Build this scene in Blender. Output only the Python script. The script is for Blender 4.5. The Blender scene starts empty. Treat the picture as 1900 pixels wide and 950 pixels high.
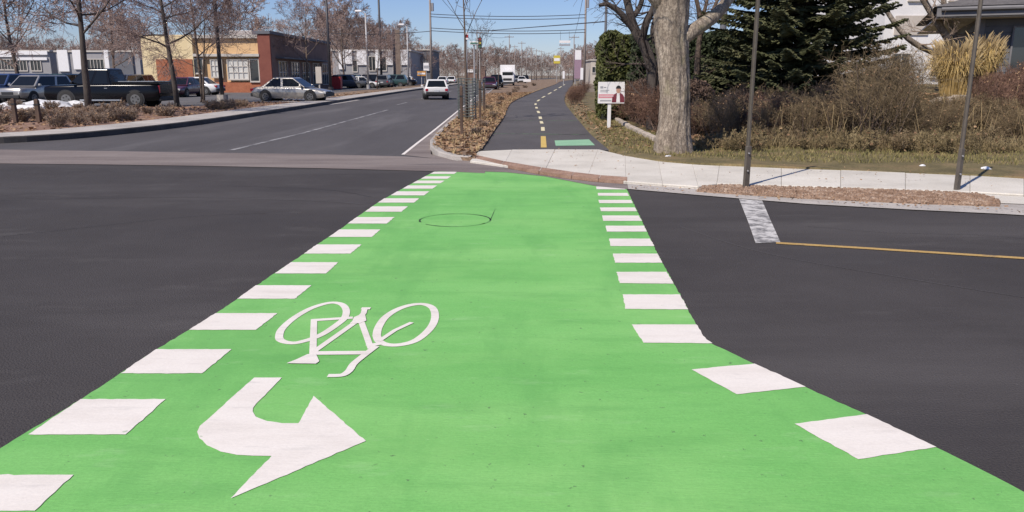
import bpy, math, random
import numpy as np
from mathutils import Vector, Matrix

# ------------------------------------------------------------------ camera, sky, sun, exposure
S = bpy.context.scene
C = S.collection
R = math.radians
FPX, CAMH = 1440.0, 1.6
PITCH = math.atan((475 - 140) / FPX)
cam_d = bpy.data.cameras.new('camera')
cam_d.sensor_width = 36.0
cam_d.lens = 36.0 * FPX / 1900.0
cam_d.clip_start = 0.05
cam_d.clip_end = 9000
cam = bpy.data.objects.new('camera', cam_d)
C.objects.link(cam)
cam.location = (0, 0, CAMH)
cam.rotation_euler = (math.pi / 2 - PITCH, 0, 0)
S.camera = cam

SUN_EL = R(47)
SUN_DIR = Vector((-0.63, -0.78, 0)).normalized()          # horizontal direction towards the sun
world = bpy.data.worlds.new('World')
S.world = world
world.use_nodes = True
wn = world.node_tree.nodes
wl = world.node_tree.links
sky = wn.new('ShaderNodeTexSky')
sky.sky_type = 'NISHITA'
sky.sun_disc = False
sky.sun_elevation = SUN_EL
sky.sun_rotation = math.atan2(SUN_DIR.x, SUN_DIR.y)
sky.air_density = 1.0
sky.dust_density = 0.15
sky.ozone_density = 4.0
sky.altitude = 50
bg = wn['Background']
bg.inputs['Strength'].default_value = 0.082
tint = wn.new('ShaderNodeMix')
tint.data_type = 'RGBA'; tint.blend_type = 'MULTIPLY'
tint.inputs['Factor'].default_value = 1.0
tint.inputs['B'].default_value = (0.94, 0.99, 1.29, 1)
wl.new(sky.outputs[0], tint.inputs['A'])
wl.new(tint.outputs['Result'], bg.inputs['Color'])

sun_d = bpy.data.lights.new('sun', 'SUN')
sun_d.energy = 4.9
sun_d.angle = R(0.5)
sun_d.color = (1.0, 0.915, 0.815)
sun = bpy.data.objects.new('sun', sun_d)
C.objects.link(sun)
sv = Vector((SUN_DIR.x * math.cos(SUN_EL), SUN_DIR.y * math.cos(SUN_EL), math.sin(SUN_EL)))
sun.rotation_euler = (-sv).to_track_quat('-Z', 'Y').to_euler()
sun.location = sv * 60

S.view_settings.view_transform = 'Standard'
S.view_settings.look = 'None'
S.view_settings.gamma = 1.0
S.view_settings.use_curve_mapping = False
S.view_settings.exposure = 0.0

rng = random.Random(7)

# ------------------------------------------------------------------ survey helpers
_cp, _sp = math.cos(PITCH), math.sin(PITCH)


def G(px, py, z=0.0):
    """the point of the level ground at height z that the photograph shows at px, py"""
    x = (px - 950) / FPX
    y = -(py - 475) / FPX
    d = (x, _cp + y * _sp, -_sp + y * _cp)
    t = (z - CAMH) / d[2]
    return Vector((d[0] * t, d[1] * t, z))


def X(px, Y, z=0.0):
    return (px - 950) / FPX * (Y * _cp + (CAMH - z) * _sp)


def Z(py, Y):
    """height of what stands at distance Y and shows at row py"""
    y = -(py - 475) / FPX
    return CAMH + Y * (-_sp + y * _cp) / (_cp + y * _sp)


def GL(pts, z=0.0):
    return [G(a, b, z) for a, b in pts]


# ------------------------------------------------------------------ mesh helpers
class MB:
    def __init__(s):
        s.v, s.f, s.mi = [], [], []
        s.cur = 0

    def add(s, vs, fs):
        o = len(s.v)
        s.v.extend([tuple(p) for p in vs])
        s.f.extend([tuple(i + o for i in f) for f in fs])
        s.mi.extend([s.cur] * len(fs))

    def box(s, c, size, rz=0.0, taper=1.0):
        hx, hy, hz = size[0] / 2, size[1] / 2, size[2] / 2
        vs = []
        cr, sr = math.cos(rz), math.sin(rz)
        for dz, t in ((-hz, 1.0), (hz, taper)):
            for dx, dy in ((-hx, -hy), (hx, -hy), (hx, hy), (-hx, hy)):
                x, y = dx * t, dy * t
                vs.append((c[0] + x * cr - y * sr, c[1] + x * sr + y * cr, c[2] + dz))
        s.add(vs, [(3, 2, 1, 0), (4, 5, 6, 7), (0, 1, 5, 4), (1, 2, 6, 5), (2, 3, 7, 6), (3, 0, 4, 7)])
        return s

    def prism(s, poly, z0, z1):
        n = len(poly)
        a = sum(poly[i][0] * poly[(i + 1) % n][1] - poly[(i + 1) % n][0] * poly[i][1] for i in range(n))
        if a < 0:
            poly = poly[::-1]
        vs = [(p[0], p[1], z0) for p in poly] + [(p[0], p[1], z1) for p in poly]
        fs = [tuple(range(n - 1, -1, -1)), tuple(range(n, 2 * n))]
        fs += [(i, (i + 1) % n, n + (i + 1) % n, n + i) for i in range(n)]
        s.add(vs, fs)
        return s

    def sheet(s, poly, z=None):
        n = len(poly)
        a = sum(poly[i][0] * poly[(i + 1) % n][1] - poly[(i + 1) % n][0] * poly[i][1] for i in range(n))
        if a < 0:
            poly = poly[::-1]
        s.add([(p[0], p[1], p[2] if z is None else z) for p in poly], [tuple(range(n))])
        return s

    def strip(s, A, B, z=None):
        n = len(A)
        vs = [(p[0], p[1], p[2] if z is None else z) for p in list(A) + list(B)]
        fs = []
        for i in range(n - 1):
            q = (i, i + 1, n + i + 1, n + i)
            a, b, c = (Vector(vs[j]) for j in q[:3])
            nz = (b - a).cross(c - b).z
            fs.append(q if nz > 0 else q[::-1])
        s.add(vs, fs)
        return s

    def tube(s, pts, rad, n=6, cap=True):
        pts = [Vector(p) for p in pts]
        m = len(pts)
        if not isinstance(rad, (list, tuple)):
            rad = [rad] * m
        vs = []
        up = Vector((0.31, 0.17, 0.93))
        t0 = (pts[-1] - pts[0]).normalized()
        if abs(t0.dot(up)) > 0.95:
            up = Vector((0.9, 0.4, 0.1))
        for i in range(m):
            t = (pts[min(i + 1, m - 1)] - pts[max(i - 1, 0)]).normalized()
            a = t.cross(up)
            a.normalize()
            b = a.cross(t)
            for k in range(n):
                w = 2 * math.pi * k / n
                vs.append(pts[i] + (a * math.cos(w) + b * math.sin(w)) * rad[i])
        fs = []
        for i in range(m - 1):
            for k in range(n):
                k2 = (k + 1) % n
                fs.append((i * n + k, i * n + k2, (i + 1) * n + k2, (i + 1) * n + k))
        if cap:
            fs.append(tuple(range(n - 1, -1, -1)))
            fs.append(tuple((m - 1) * n + k for k in range(n)))
        s.add(vs, fs)
        return s

    def stroke(s, pts, w, z, closed=False):
        """a painted line of even width laid on the ground"""
        p = [Vector((q[0], q[1])) for q in pts]
        n = len(p)
        L, Rr = [], []
        for i in range(n):
            if closed:
                t = p[(i + 1) % n] - p[i - 1]
            else:
                t = p[min(i + 1, n - 1)] - p[max(i - 1, 0)]
            t.normalize()
            nn = Vector((-t.y, t.x)) * (w / 2)
            L.append(p[i] + nn)
            Rr.append(p[i] - nn)
        if closed:
            L.append(L[0]); Rr.append(Rr[0])
        s.strip([(q.x, q.y, z) for q in L], [(q.x, q.y, z) for q in Rr])
        return s

    def mesh(s, name, mats, smooth=False):
        me = bpy.data.meshes.new(name)
        me.from_pydata(s.v, [], s.f)
        if not isinstance(mats, (list, tuple)):
            mats = [mats]
        for m in mats:
            me.materials.append(m)
        if len(mats) > 1:
            me.polygons.foreach_set('material_index', s.mi)
        if smooth:
            me.polygons.foreach_set('use_smooth', [True] * len(me.polygons))
        me.update()
        return me

    def build(s, name, mats, parent=None, smooth=False, loc=None, bevel=0, seg=2):
        return obj(name, s.mesh(name, mats, smooth), parent, loc, bevel, seg)


def obj(name, me, parent=None, loc=None, bevel=0, seg=2):
    o = bpy.data.objects.new(name, me)
    C.objects.link(o)
    if parent:
        o.parent = parent
    if loc is not None:
        o.location = loc
    if bevel:
        b = o.modifiers.new('bevel', 'BEVEL')
        b.width = bevel
        b.segments = seg
        b.limit_method = 'ANGLE'
        b.angle_limit = R(35)
    return o


def tag(o, label=None, cat=None, group=None, kind=None):
    if label: o['label'] = label
    if cat: o['category'] = cat
    if group: o['group'] = group
    if kind: o['kind'] = kind
    return o


def thing(name, label, cat, loc=(0, 0, 0), rz=0.0, group=None):
    o = bpy.data.objects.new(name, None)
    C.objects.link(o)
    o.location = loc
    o.rotation_euler = (0, 0, rz)
    return tag(o, label, cat, group)


def dup(root, loc, rz=0.0, scale=None, label=None, group=None):
    r = root.copy()
    C.objects.link(r)
    r.location = loc
    r.rotation_euler = (0, 0, rz)
    if scale: r.scale = scale if isinstance(scale, (tuple, list)) else (scale,) * 3
    if label: r['label'] = label
    if group: r['group'] = group
    for ch in list(root.children):
        c = ch.copy(); C.objects.link(c); c.parent = r
        for g in list(ch.children):
            d = g.copy(); C.objects.link(d); d.parent = c
    return r


def quads_mesh(name, cen, ax, ay, mat):
    """many free-standing leaf faces: centres and two half-axes, numpy arrays (n,3)"""
    n = len(cen)
    v = np.stack([cen - ax - ay, cen + ax - ay, cen + ax + ay, cen - ax + ay], 1).reshape(-1, 3)
    me = bpy.data.meshes.new(name)
    me.vertices.add(4 * n)
    me.vertices.foreach_set('co', v.astype(np.float32).ravel())
    me.loops.add(4 * n)
    me.loops.foreach_set('vertex_index', np.arange(4 * n, dtype=np.int32))
    me.polygons.add(n)
    me.polygons.foreach_set('loop_start', np.arange(0, 4 * n, 4, dtype=np.int32))
    me.materials.append(mat)
    me.update(calc_edges=True)
    return me


def rand_axes(nr, n, su, sv_):
    a = nr.normal(size=(n, 3)); a /= np.linalg.norm(a, axis=1)[:, None]
    b = nr.normal(size=(n, 3)); b = np.cross(a, b); b /= np.linalg.norm(b, axis=1)[:, None]
    k = nr.uniform(0.6, 1.3, size=(n, 1))
    return a * su * k, b * sv_ * k


# ------------------------------------------------------------------ materials
def mat(name, cols, scale=4.0, detail=6.0, rough=0.8, stretch=(1, 1, 1), bump=0.0, bscale=None, fine=None,
        world_space=False, metal=0.0, lo=0.3, hi=0.7, spec=0.5, coat=0.0, rand=0.0, emit=0.0):
    """noise between colours; fine = (scale, amount) adds a small-grain brightness speckle; rand = shade change per object"""
    m = bpy.data.materials.new(name)
    m.use_nodes = True
    n, l = m.node_tree.nodes, m.node_tree.links
    b = n['Principled BSDF']
    b.inputs['Roughness'].default_value = rough
    b.inputs['Metallic'].default_value = metal
    b.inputs['Specular IOR Level'].default_value = spec
    if coat:
        b.inputs['Coat Weight'].default_value = coat
        b.inputs['Coat Roughness'].default_value = 0.06
    if world_space:
        src = n.new('ShaderNodeNewGeometry').outputs['Position']
    else:
        src = n.new('ShaderNodeTexCoord').outputs['Object']
    mp = n.new('ShaderNodeMapping')
    mp.inputs['Scale'].default_value = stretch
    l.new(src, mp.inputs['Vector'])
    if isinstance(cols[0], (int, float)):
        cols = [cols, tuple(c * 0.88 for c in cols)]
    nz = n.new('ShaderNodeTexNoise')
    nz.inputs['Scale'].default_value = scale
    nz.inputs['Detail'].default_value = detail
    nz.inputs['Roughness'].default_value = 0.62
    l.new(mp.outputs[0], nz.inputs['Vector'])
    rp = n.new('ShaderNodeValToRGB')
    el = rp.color_ramp.elements
    k = len(cols)
    el[0].position = lo; el[1].position = hi
    el[0].color = (*cols[0], 1); el[1].color = (*cols[-1], 1)
    for i in range(1, k - 1):
        e = el.new(lo + (hi - lo) * i / (k - 1)); e.color = (*cols[i], 1)
    l.new(nz.outputs['Fac'], rp.inputs['Fac'])
    col = rp.outputs['Color']

    def mul(col, fac):
        mx = n.new('ShaderNodeMix'); mx.data_type = 'RGBA'; mx.blend_type = 'MULTIPLY'
        mx.inputs['Factor'].default_value = 1.0
        l.new(col, mx.inputs['A']); l.new(fac, mx.inputs['B'])
        return mx.outputs['Result']

    if fine:
        n2 = n.new('ShaderNodeTexNoise')
        n2.inputs['Scale'].default_value = fine[0]
        n2.inputs['Detail'].default_value = 3
        n2.inputs['Roughness'].default_value = 0.75
        l.new(src, n2.inputs['Vector'])
        mr = n.new('ShaderNodeMapRange')
        mr.inputs['From Min'].default_value = 0.3; mr.inputs['From Max'].default_value = 0.7
        mr.inputs['To Min'].default_value = 1 - fine[1]; mr.inputs['To Max'].default_value = 1 + fine[1]
        l.new(n2.outputs['Fac'], mr.inputs['Value'])
        col = mul(col, mr.outputs[0])
    if rand:
        oi = n.new('ShaderNodeObjectInfo')
        mr = n.new('ShaderNodeMapRange')
        mr.inputs['To Min'].default_value = 1 - rand; mr.inputs['To Max'].default_value = 1 + rand
        l.new(oi.outputs['Random'], mr.inputs['Value'])
        col = mul(col, mr.outputs[0])
    l.new(col, b.inputs['Base Color'])
    if bump:
        n3 = n.new('ShaderNodeTexNoise')
        n3.inputs['Scale'].default_value = bscale or scale * 6
        n3.inputs['Detail'].default_value = 4
        l.new(mp.outputs[0], n3.inputs['Vector'])
        bp = n.new('ShaderNodeBump')
        bp.inputs['Strength'].default_value = bump
        bp.inputs['Distance'].default_value = 0.02
        l.new(n3.outputs['Fac'], bp.inputs['Height'])
        l.new(bp.outputs[0], b.inputs['Normal'])
    if emit:
        l.new(col, b.inputs['Emission Color'])
        b.inputs['Emission Strength'].default_value = emit
    m['bsdf_col'] = 1
    return m


def overlay(m, colour, scale, lo, hi, stretch=(1, 1, 1), strength=1.0, voronoi=False, detail=5.0):
    """lays a second, patchy colour (wear, stain, crack) over a material's base colour"""
    n, l = m.node_tree.nodes, m.node_tree.links
    b = n['Principled BSDF']
    old = b.inputs['Base Color'].links[0].from_socket
    src = n.new('ShaderNodeNewGeometry').outputs['Position']
    mp = n.new('ShaderNodeMapping'); mp.inputs['Scale'].default_value = stretch
    l.new(src, mp.inputs['Vector'])
    if voronoi:
        nx = n.new('ShaderNodeTexNoise'); nx.inputs['Scale'].default_value = scale * 2; nx.inputs['Detail'].default_value = 4
        l.new(mp.outputs[0], nx.inputs['Vector'])
        vm = n.new('ShaderNodeMix'); vm.data_type = 'RGBA'; vm.inputs['Factor'].default_value = 0.12
        l.new(mp.outputs[0], vm.inputs['A']); l.new(nx.outputs['Color'], vm.inputs['B'])
        t = n.new('ShaderNodeTexVoronoi'); t.feature = 'DISTANCE_TO_EDGE'
        t.inputs['Scale'].default_value = scale
        l.new(vm.outputs['Result'], t.inputs['Vector'])
        fac = t.outputs['Distance']
    else:
        t = n.new('ShaderNodeTexNoise'); t.inputs['Scale'].default_value = scale
        t.inputs['Detail'].default_value = detail
        t.inputs['Roughness'].default_value = 0.65
        l.new(mp.outputs[0], t.inputs['Vector'])
        fac = t.outputs['Fac']
    mr = n.new('ShaderNodeMapRange')
    mr.inputs['From Min'].default_value = lo; mr.inputs['From Max'].default_value = hi
    mr.inputs['To Min'].default_value = 0; mr.inputs['To Max'].default_value = strength
    l.new(fac, mr.inputs['Value'])
    mx = n.new('ShaderNodeMix'); mx.data_type = 'RGBA'
    mx.inputs['B'].default_value = (*colour, 1)
    l.new(mr.outputs[0], mx.inputs['Factor']); l.new(old, mx.inputs['A'])
    l.new(mx.outputs['Result'], b.inputs['Base Color'])
    return m


M = {}
M['asphalt'] = mat('asphalt', [(0.050, 0.0445, 0.0440), (0.060, 0.0535, 0.0525), (0.071, 0.0635, 0.0625)], 0.55, 7, 0.92, bump=0.6, bscale=90, fine=(110, 0.28), world_space=True, spec=0.3)
overlay(M['asphalt'], (0.105, 0.096, 0.094), 0.22, 0.50, 0.70, (0.35, 1.6, 1), 0.75, detail=9)
overlay(M['asphalt'], (0.125, 0.115, 0.110), 1.4, 0.58, 0.74, (0.5, 1.2, 1), 0.5, detail=11)
overlay(M['asphalt'], (0.052, 0.048, 0.05), 0.35, 0.54, 0.70, (0.3, 1.2, 1), 0.6)
overlay(M['asphalt'], (0.20, 0.185, 0.18), 40, 0.66, 0.74, (1, 1, 1), 0.5)
M['asphalt_far'] = mat('asphalt_far', [(0.078, 0.071, 0.072), (0.092, 0.085, 0.086), (0.11, 0.101, 0.101)], 0.5, 7, 0.92, (1, 0.2, 1), bump=0.5, bscale=80, fine=(80, 0.25), world_space=True, spec=0.3)
overlay(M['asphalt_far'], (0.165, 0.155, 0.155), 0.5, 0.52, 0.72, (1, 0.12, 1), 0.7)
M['old_pavement'] = mat('old_pavement', [(0.145, 0.116, 0.106), (0.21, 0.173, 0.157), (0.26, 0.22, 0.20)], 0.9, 7, 0.9, (0.35, 1.6, 1), bump=0.5, bscale=60, fine=(70, 0.25), world_space=True)
overlay(M['old_pavement'], (0.10, 0.085, 0.082), 0.5, 0.60, 0.70, (0.5, 2.2, 1), 0.7)
M['path_asphalt'] = mat('path_asphalt', [(0.082, 0.075, 0.076), (0.10, 0.092, 0.092), (0.12, 0.111, 0.11)], 0.6, 7, 0.92, (1, 0.5, 1), bump=0.5, bscale=80, fine=(80, 0.3), world_space=True, spec=0.3)
M['parking'] = mat('parking_asphalt', [(0.09, 0.085, 0.085), (0.15, 0.14, 0.135)], 0.3, 6, 0.9, fine=(30, 0.2), world_space=True)
M['concrete'] = mat('concrete', [(0.50, 0.465, 0.405), (0.61, 0.57, 0.50), (0.68, 0.64, 0.57)], 0.9, 7, 0.9, bump=0.35, bscale=60, fine=(45, 0.10), world_space=True, rand=0.05)
overlay(M['concrete'], (0.33, 0.29, 0.25), 0.8, 0.60, 0.78, (1, 2.5, 1), 0.6)
M['concrete_old'] = mat('concrete_old', [(0.34, 0.31, 0.28), (0.42, 0.385, 0.35), (0.48, 0.44, 0.40)], 1.1, 7, 0.9, bump=0.35, bscale=60, fine=(40, 0.15), world_space=True, rand=0.06)
overlay(M['concrete_old'], (0.22, 0.185, 0.16), 0.7, 0.55, 0.75, (1, 1, 1), 0.6)
M['kerb_shade'] = mat('kerb_painted_shade', [(0.045, 0.04, 0.038), (0.10, 0.09, 0.085)], 1.5, 7, 0.9, fine=(30, .2), world_space=True)  # kerb colour made near-black to paint in its shaded face and cast shadow
M['joint'] = mat('joint_bed', (0.30, 0.27, 0.24), 3, 4, 0.95, world_space=True)
M['green'] = mat('green_paint', [(0.150, 0.425, 0.105), (0.182, 0.475, 0.125), (0.212, 0.51, 0.145)], 0.75, 8, 0.75, (0.45, 1.8, 1), bump=0.12, bscale=50, fine=(90, 0.10), world_space=True, spec=0.35, lo=0.32, hi=0.68)
overlay(M['green'], (0.29, 0.58, 0.18), 0.5, 0.46, 0.66, (0.6, 1.1, 1), 0.55, detail=8)
overlay(M['green'], (0.11, 0.33, 0.085), 2.2, 0.52, 0.74, (0.45, 2.0, 1), 0.5, detail=12)
overlay(M['green'], (0.12, 0.36, 0.09), 1.1, 0.50, 0.60, (1.2, .35, 1), 0.4, detail=12)
overlay(M['green'], (0.36, 0.60, 0.27), 3.5, 0.58, 0.76, (0.6, 1.8, 1), 0.45, detail=12)
overlay(M['green'], (0.085, 0.13, 0.07), 22, 0.66, 0.71, (1, 1, 1), 0.7, detail=4)
overlay(M['green'], (0.07, 0.10, 0.06), 3.2, 0.705, 0.73, (1.6, .8, 1), 0.8, detail=12)
overlay(M['green'], (0.10, 0.22, 0.08), 9, 0.70, 0.80, (0.7, 1.6, 1), 0.6)
overlay(M['green'], (0.40, 0.66, 0.30), 30, 0.68, 0.76, (1, 1, 1), 0.35)
M['white_paint'] = mat('white_road_paint', [(0.70, 0.64, 0.575), (0.775, 0.715, 0.65), (0.81, 0.755, 0.69)], 2.5, 7, 0.7, (0.6, 2, 1), bump=0.08, bscale=60, fine=(80, 0.05), world_space=True)
overlay(M['white_paint'], (0.50, 0.47, 0.44), 6, 0.56, 0.78, (0.5, 2, 1), 0.6, detail=10)
overlay(M['white_paint'], (0.30, 0.40, 0.25), 16, 0.68, 0.72, (1, 1, 1), 0.7, detail=8)
M['worn_paint'] = mat('worn_white_paint', [(0.52, 0.50, 0.48), (0.62, 0.60, 0.57)], 3, 6, 0.8, fine=(60, 0.1), world_space=True)
overlay(M['worn_paint'], (0.10, 0.095, 0.097), 7, 0.44, 0.60, (1, 1, 1), 0.85, detail=9)
M['faint_paint'] = mat('faint_white_paint', [(0.30, 0.29, 0.285), (0.38, 0.37, 0.36)], 3, 6, 0.8, world_space=True)
overlay(M['faint_paint'], (0.10, 0.095, 0.097), 3, 0.42, 0.60, (1, 0.5, 1), 0.9, detail=9)
M['yellow_paint'] = mat('yellow_road_paint', [(0.55, 0.38, 0.10), (0.66, 0.47, 0.14)], 3, 6, 0.8, fine=(50, 0.15), world_space=True)
M['yellow_worn'] = mat('worn_yellow_paint', [(0.42, 0.27, 0.09), (0.52, 0.34, 0.12)], 3, 6, 0.8, fine=(50, 0.2), world_space=True)
overlay(M['yellow_worn'], (0.12, 0.10, 0.09), 5, 0.55, 0.68, (1, 1, 1), 0.7, detail=8)
M['cream_paint'] = mat('cream_dash_paint', [(0.66, 0.58, 0.36), (0.74, 0.66, 0.44)], 3, 6, 0.8, world_space=True)
M['faded_green'] = mat('faded_green_paint', [(0.22, 0.42, 0.26), (0.30, 0.52, 0.33)], 2, 6, 0.8, fine=(40, 0.12), world_space=True)
M['rust_plate'] = mat('rusty_iron_plate', [(0.22, 0.125, 0.085), (0.30, 0.185, 0.13), (0.38, 0.25, 0.185)], 2.5, 7, 0.85, bump=0.3, bscale=30, fine=(40, 0.2), world_space=True)
M['sealant'] = mat('black_sealant', (0.018, 0.024, 0.016), 5, 4, 0.7, world_space=True)
overlay(M['sealant'], (0.17, 0.45, 0.12), 2.2, 0.42, 0.6, (1, 1, 1), 0.9, detail=7)
M['soil'] = mat('dead_turf', [(0.13, 0.082, 0.052), (0.215, 0.145, 0.093), (0.31, 0.22, 0.145)], 1.6, 9, 0.95, bump=0.8, bscale=24, fine=(18, 0.4), world_space=True)
M['mulch'] = mat('bark_mulch', [(0.14, 0.075, 0.05), (0.24, 0.14, 0.095), (0.34, 0.22, 0.155)], 2.2, 9, 0.95, bump=1.0, bscale=20, fine=(16, 0.45), world_space=True)
M['lawn'] = mat('spring_lawn', [(0.085, 0.07, 0.03), (0.15, 0.12, 0.052), (0.235, 0.18, 0.09)], 1.6, 9, 0.95, bump=0.8, bscale=26, fine=(26, 0.35), world_space=True)
overlay(M['lawn'], (0.19, 0.115, 0.06), 0.8, 0.52, 0.70, (1, 1, 1), 0.7)
M['far_ground'] = mat('far_ground', [(0.13, 0.10, 0.065), (0.20, 0.155, 0.10), (0.25, 0.20, 0.14)], 0.12, 8, 0.95, fine=(2, 0.25), world_space=True)
M['gravel'] = mat('red_gravel', [(0.20, 0.125, 0.085), (0.29, 0.19, 0.13), (0.38, 0.27, 0.195)], 5, 8, 0.95, bump=1.0, bscale=40, fine=(30, 0.4), world_space=True)
M['pebble'] = mat('pebble', [(0.16, 0.095, 0.06), (0.29, 0.19, 0.13), (0.44, 0.34, 0.26)], 9, 3, 0.9, world_space=True)
M['leaf_dry'] = mat('dry_leaf', [(0.16, 0.085, 0.045), (0.30, 0.18, 0.10), (0.44, 0.31, 0.18)], 7, 3, 0.9, world_space=True)
M['grass_blade'] = mat('grass_blade', [(0.10, 0.105, 0.03), (0.19, 0.165, 0.06), (0.34, 0.26, 0.12)], 5, 4, 0.9, world_space=True)
M['straw'] = mat('straw', [(0.30, 0.21, 0.10), (0.42, 0.31, 0.16), (0.52, 0.41, 0.23)], 6, 4, 0.9, world_space=True)
M['straw_dull'] = mat('dull_straw', [(0.12, 0.09, 0.045), (0.21, 0.16, 0.08), (0.32, 0.25, 0.135)], 1.6, 4, 0.9, world_space=True)
M['gold_grass'] = mat('golden_grass', [(0.34, 0.225, 0.075), (0.47, 0.335, 0.13), (0.58, 0.44, 0.21)], 6, 4, 0.85)
M['bark'] = mat('grey_bark', [(0.15, 0.12, 0.09), (0.30, 0.245, 0.19), (0.46, 0.39, 0.31)], 5.0, 9, 0.95, (1, 1, 0.28), bump=1.0, bscale=22, fine=(26, 0.30))
overlay(M['bark'], (0.075, 0.055, 0.042), 14, 0.16, 0.03, (1, 1, .42), 0.6, True)
overlay(M['bark'], (0.30, 0.28, 0.14), 2.2, 0.55, 0.75, (1, 1, 1), 0.45)
overlay(M['bark'], (0.09, 0.07, 0.055), 9, 0.56, 0.72, (1, 1, .35), 0.7)
M['bark_dark'] = mat('dark_bark', [(0.045, 0.036, 0.032), (0.10, 0.082, 0.07)], 6, 7, 0.95, (1, 1, 0.3), bump=0.8, bscale=30, rand=0.1)
M['bark_brown'] = mat('brown_bark', [(0.085, 0.062, 0.05), (0.17, 0.125, 0.095)], 5, 7, 0.95, (1, 1, 0.3), bump=0.8, bscale=30, rand=0.12)
M['twig'] = mat('twig', [(0.10, 0.068, 0.055), (0.18, 0.125, 0.10)], 2, 4, 0.95, rand=0.12)
M['twig_mauve'] = mat('mauve_twig', [(0.20, 0.14, 0.12), (0.33, 0.24, 0.21)], 1.5, 4, 0.95, rand=0.1)
M['twig_dark'] = mat('dark_twig', [(0.055, 0.042, 0.036), (0.115, 0.085, 0.07)], 2, 4, 0.95)
M['twig_olive'] = mat('olive_twig', [(0.14, 0.10, 0.055), (0.23, 0.17, 0.095)], 2, 4, 0.95, rand=0.15)
M['twig_pale'] = mat('pale_twig', [(0.24, 0.175, 0.13), (0.38, 0.29, 0.22)], 2, 4, 0.95, rand=0.12)
M['twig_red'] = mat('red_twig', [(0.11, 0.058, 0.04), (0.20, 0.115, 0.08)], 2.5, 4, 0.95, rand=0.12)
M['twig_far'] = mat('far_twig', [(0.25, 0.18, 0.15), (0.36, 0.265, 0.225)], 1, 4, 0.95, rand=0.15)
M['cedar'] = mat('cedar_leaf', [(0.030, 0.042, 0.010), (0.070, 0.080, 0.018), (0.13, 0.125, 0.03)], 3.0, 5, 0.75)
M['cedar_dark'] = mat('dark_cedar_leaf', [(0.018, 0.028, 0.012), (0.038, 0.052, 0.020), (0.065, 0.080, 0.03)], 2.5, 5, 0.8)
M['hedge_brown'] = mat('hedge_brown', [(0.075, 0.046, 0.033), (0.13, 0.083, 0.06), (0.20, 0.132, 0.095)], 4, 5, 0.95)
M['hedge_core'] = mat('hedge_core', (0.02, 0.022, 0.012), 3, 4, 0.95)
M['spruce'] = mat('spruce_needle', [(0.040, 0.048, 0.020), (0.090, 0.098, 0.042), (0.17, 0.16, 0.08)], 2.6, 6, 0.75)
M['steel_post'] = mat('steel_post', [(0.10, 0.085, 0.07), (0.16, 0.135, 0.11)], 6, 5, 0.6, metal=0.3)
M['pole_dark'] = mat('dark_painted_pole', [(0.030, 0.028, 0.032), (0.05, 0.045, 0.05)], 4, 4, 0.5)
M['pole_grey'] = mat('galvanised_pole', [(0.34, 0.33, 0.33), (0.46, 0.45, 0.45)], 3, 4, 0.55, metal=0.2)
M['pole_wood'] = mat('weathered_wood_pole', [(0.20, 0.165, 0.145), (0.33, 0.285, 0.26)], 5, 6, 0.9, (1, 1, 0.15))
M['wood_stake'] = mat('brown_wood_stake', [(0.07, 0.045, 0.033), (0.14, 0.09, 0.065)], 8, 6, 0.9, (1, 1, 0.2), bump=0.4)
M['wire'] = mat('wire', (0.06, 0.06, 0.065), 3, 2, 0.6)
M['guard_mesh'] = mat('green_grey_wire_mesh', [(0.16, 0.18, 0.165), (0.24, 0.265, 0.245)], 4, 3, 0.6, metal=0.2)
M['white'] = mat('white_coated_board', [(0.76, 0.74, 0.73), (0.82, 0.80, 0.79)], 3, 5, 0.55)
M['white_wall'] = mat('white_wall', [(0.66, 0.64, 0.62), (0.76, 0.74, 0.72)], 0.7, 6, 0.85, fine=(10, 0.05))
M['beige_wall'] = mat('beige_wall', [(0.46, 0.41, 0.35), (0.54, 0.48, 0.42)], 0.9, 6, 0.85, fine=(10, 0.06))
M['cream_wall'] = mat('cream_stucco', [(0.72, 0.57, 0.32), (0.78, 0.64, 0.40)], 0.8, 7, 0.9, fine=(12, 0.06), bump=0.2, bscale=30)
M['orange_wall'] = mat('apricot_stucco', [(0.62, 0.40, 0.20), (0.70, 0.47, 0.26)], 0.8, 7, 0.9, fine=(12, 0.06), bump=0.2, bscale=30)
M['brick_red'] = mat('red_brick_wall', [(0.33, 0.11, 0.055), (0.42, 0.155, 0.08)], 2.5, 7, 0.9, fine=(9, 0.2))
M['maroon'] = mat('maroon_wall', [(0.18, 0.055, 0.04), (0.24, 0.08, 0.055)], 1.2, 6, 0.85)
M['brown_wall'] = mat('brown_siding', [(0.17, 0.105, 0.085), (0.23, 0.15, 0.12)], 1.0, 6, 0.85)
M['grey_wall'] = mat('grey_wall', [(0.26, 0.255, 0.26), (0.34, 0.33, 0.335)], 0.8, 6, 0.85, fine=(8, 0.08))
M['slate_wall'] = mat('slate_wall', [(0.10, 0.105, 0.12), (0.15, 0.155, 0.17)], 0.9, 6, 0.8)
M['fascia'] = mat('dark_grey_fascia', [(0.14, 0.135, 0.14), (0.19, 0.185, 0.19)], 1.5, 6, 0.6)
M['trim'] = mat('pale_trim', [(0.46, 0.42, 0.37), (0.55, 0.51, 0.46)], 1.5, 6, 0.7)
M['roofing'] = mat('roof_shingle', [(0.09, 0.082, 0.08), (0.15, 0.138, 0.132)], 3, 7, 0.9, fine=(18, 0.3))
M['glass'] = mat('window_glass', (0.035, 0.04, 0.045), 2, 2, 0.06, spec=0.8)
M['lit_blind'] = mat('window_blind', [(0.55, 0.54, 0.50), (0.66, 0.65, 0.61)], 2, 4, 0.7)
M['car_black'] = mat('black_car_paint', (0.004, 0.004, 0.006), 2, 3, 0.2, spec=0.3)
M['car_silver'] = mat('silver_car_paint', (0.42, 0.40, 0.37), 2, 3, 0.32, metal=0.55, coat=0.6)
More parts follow.
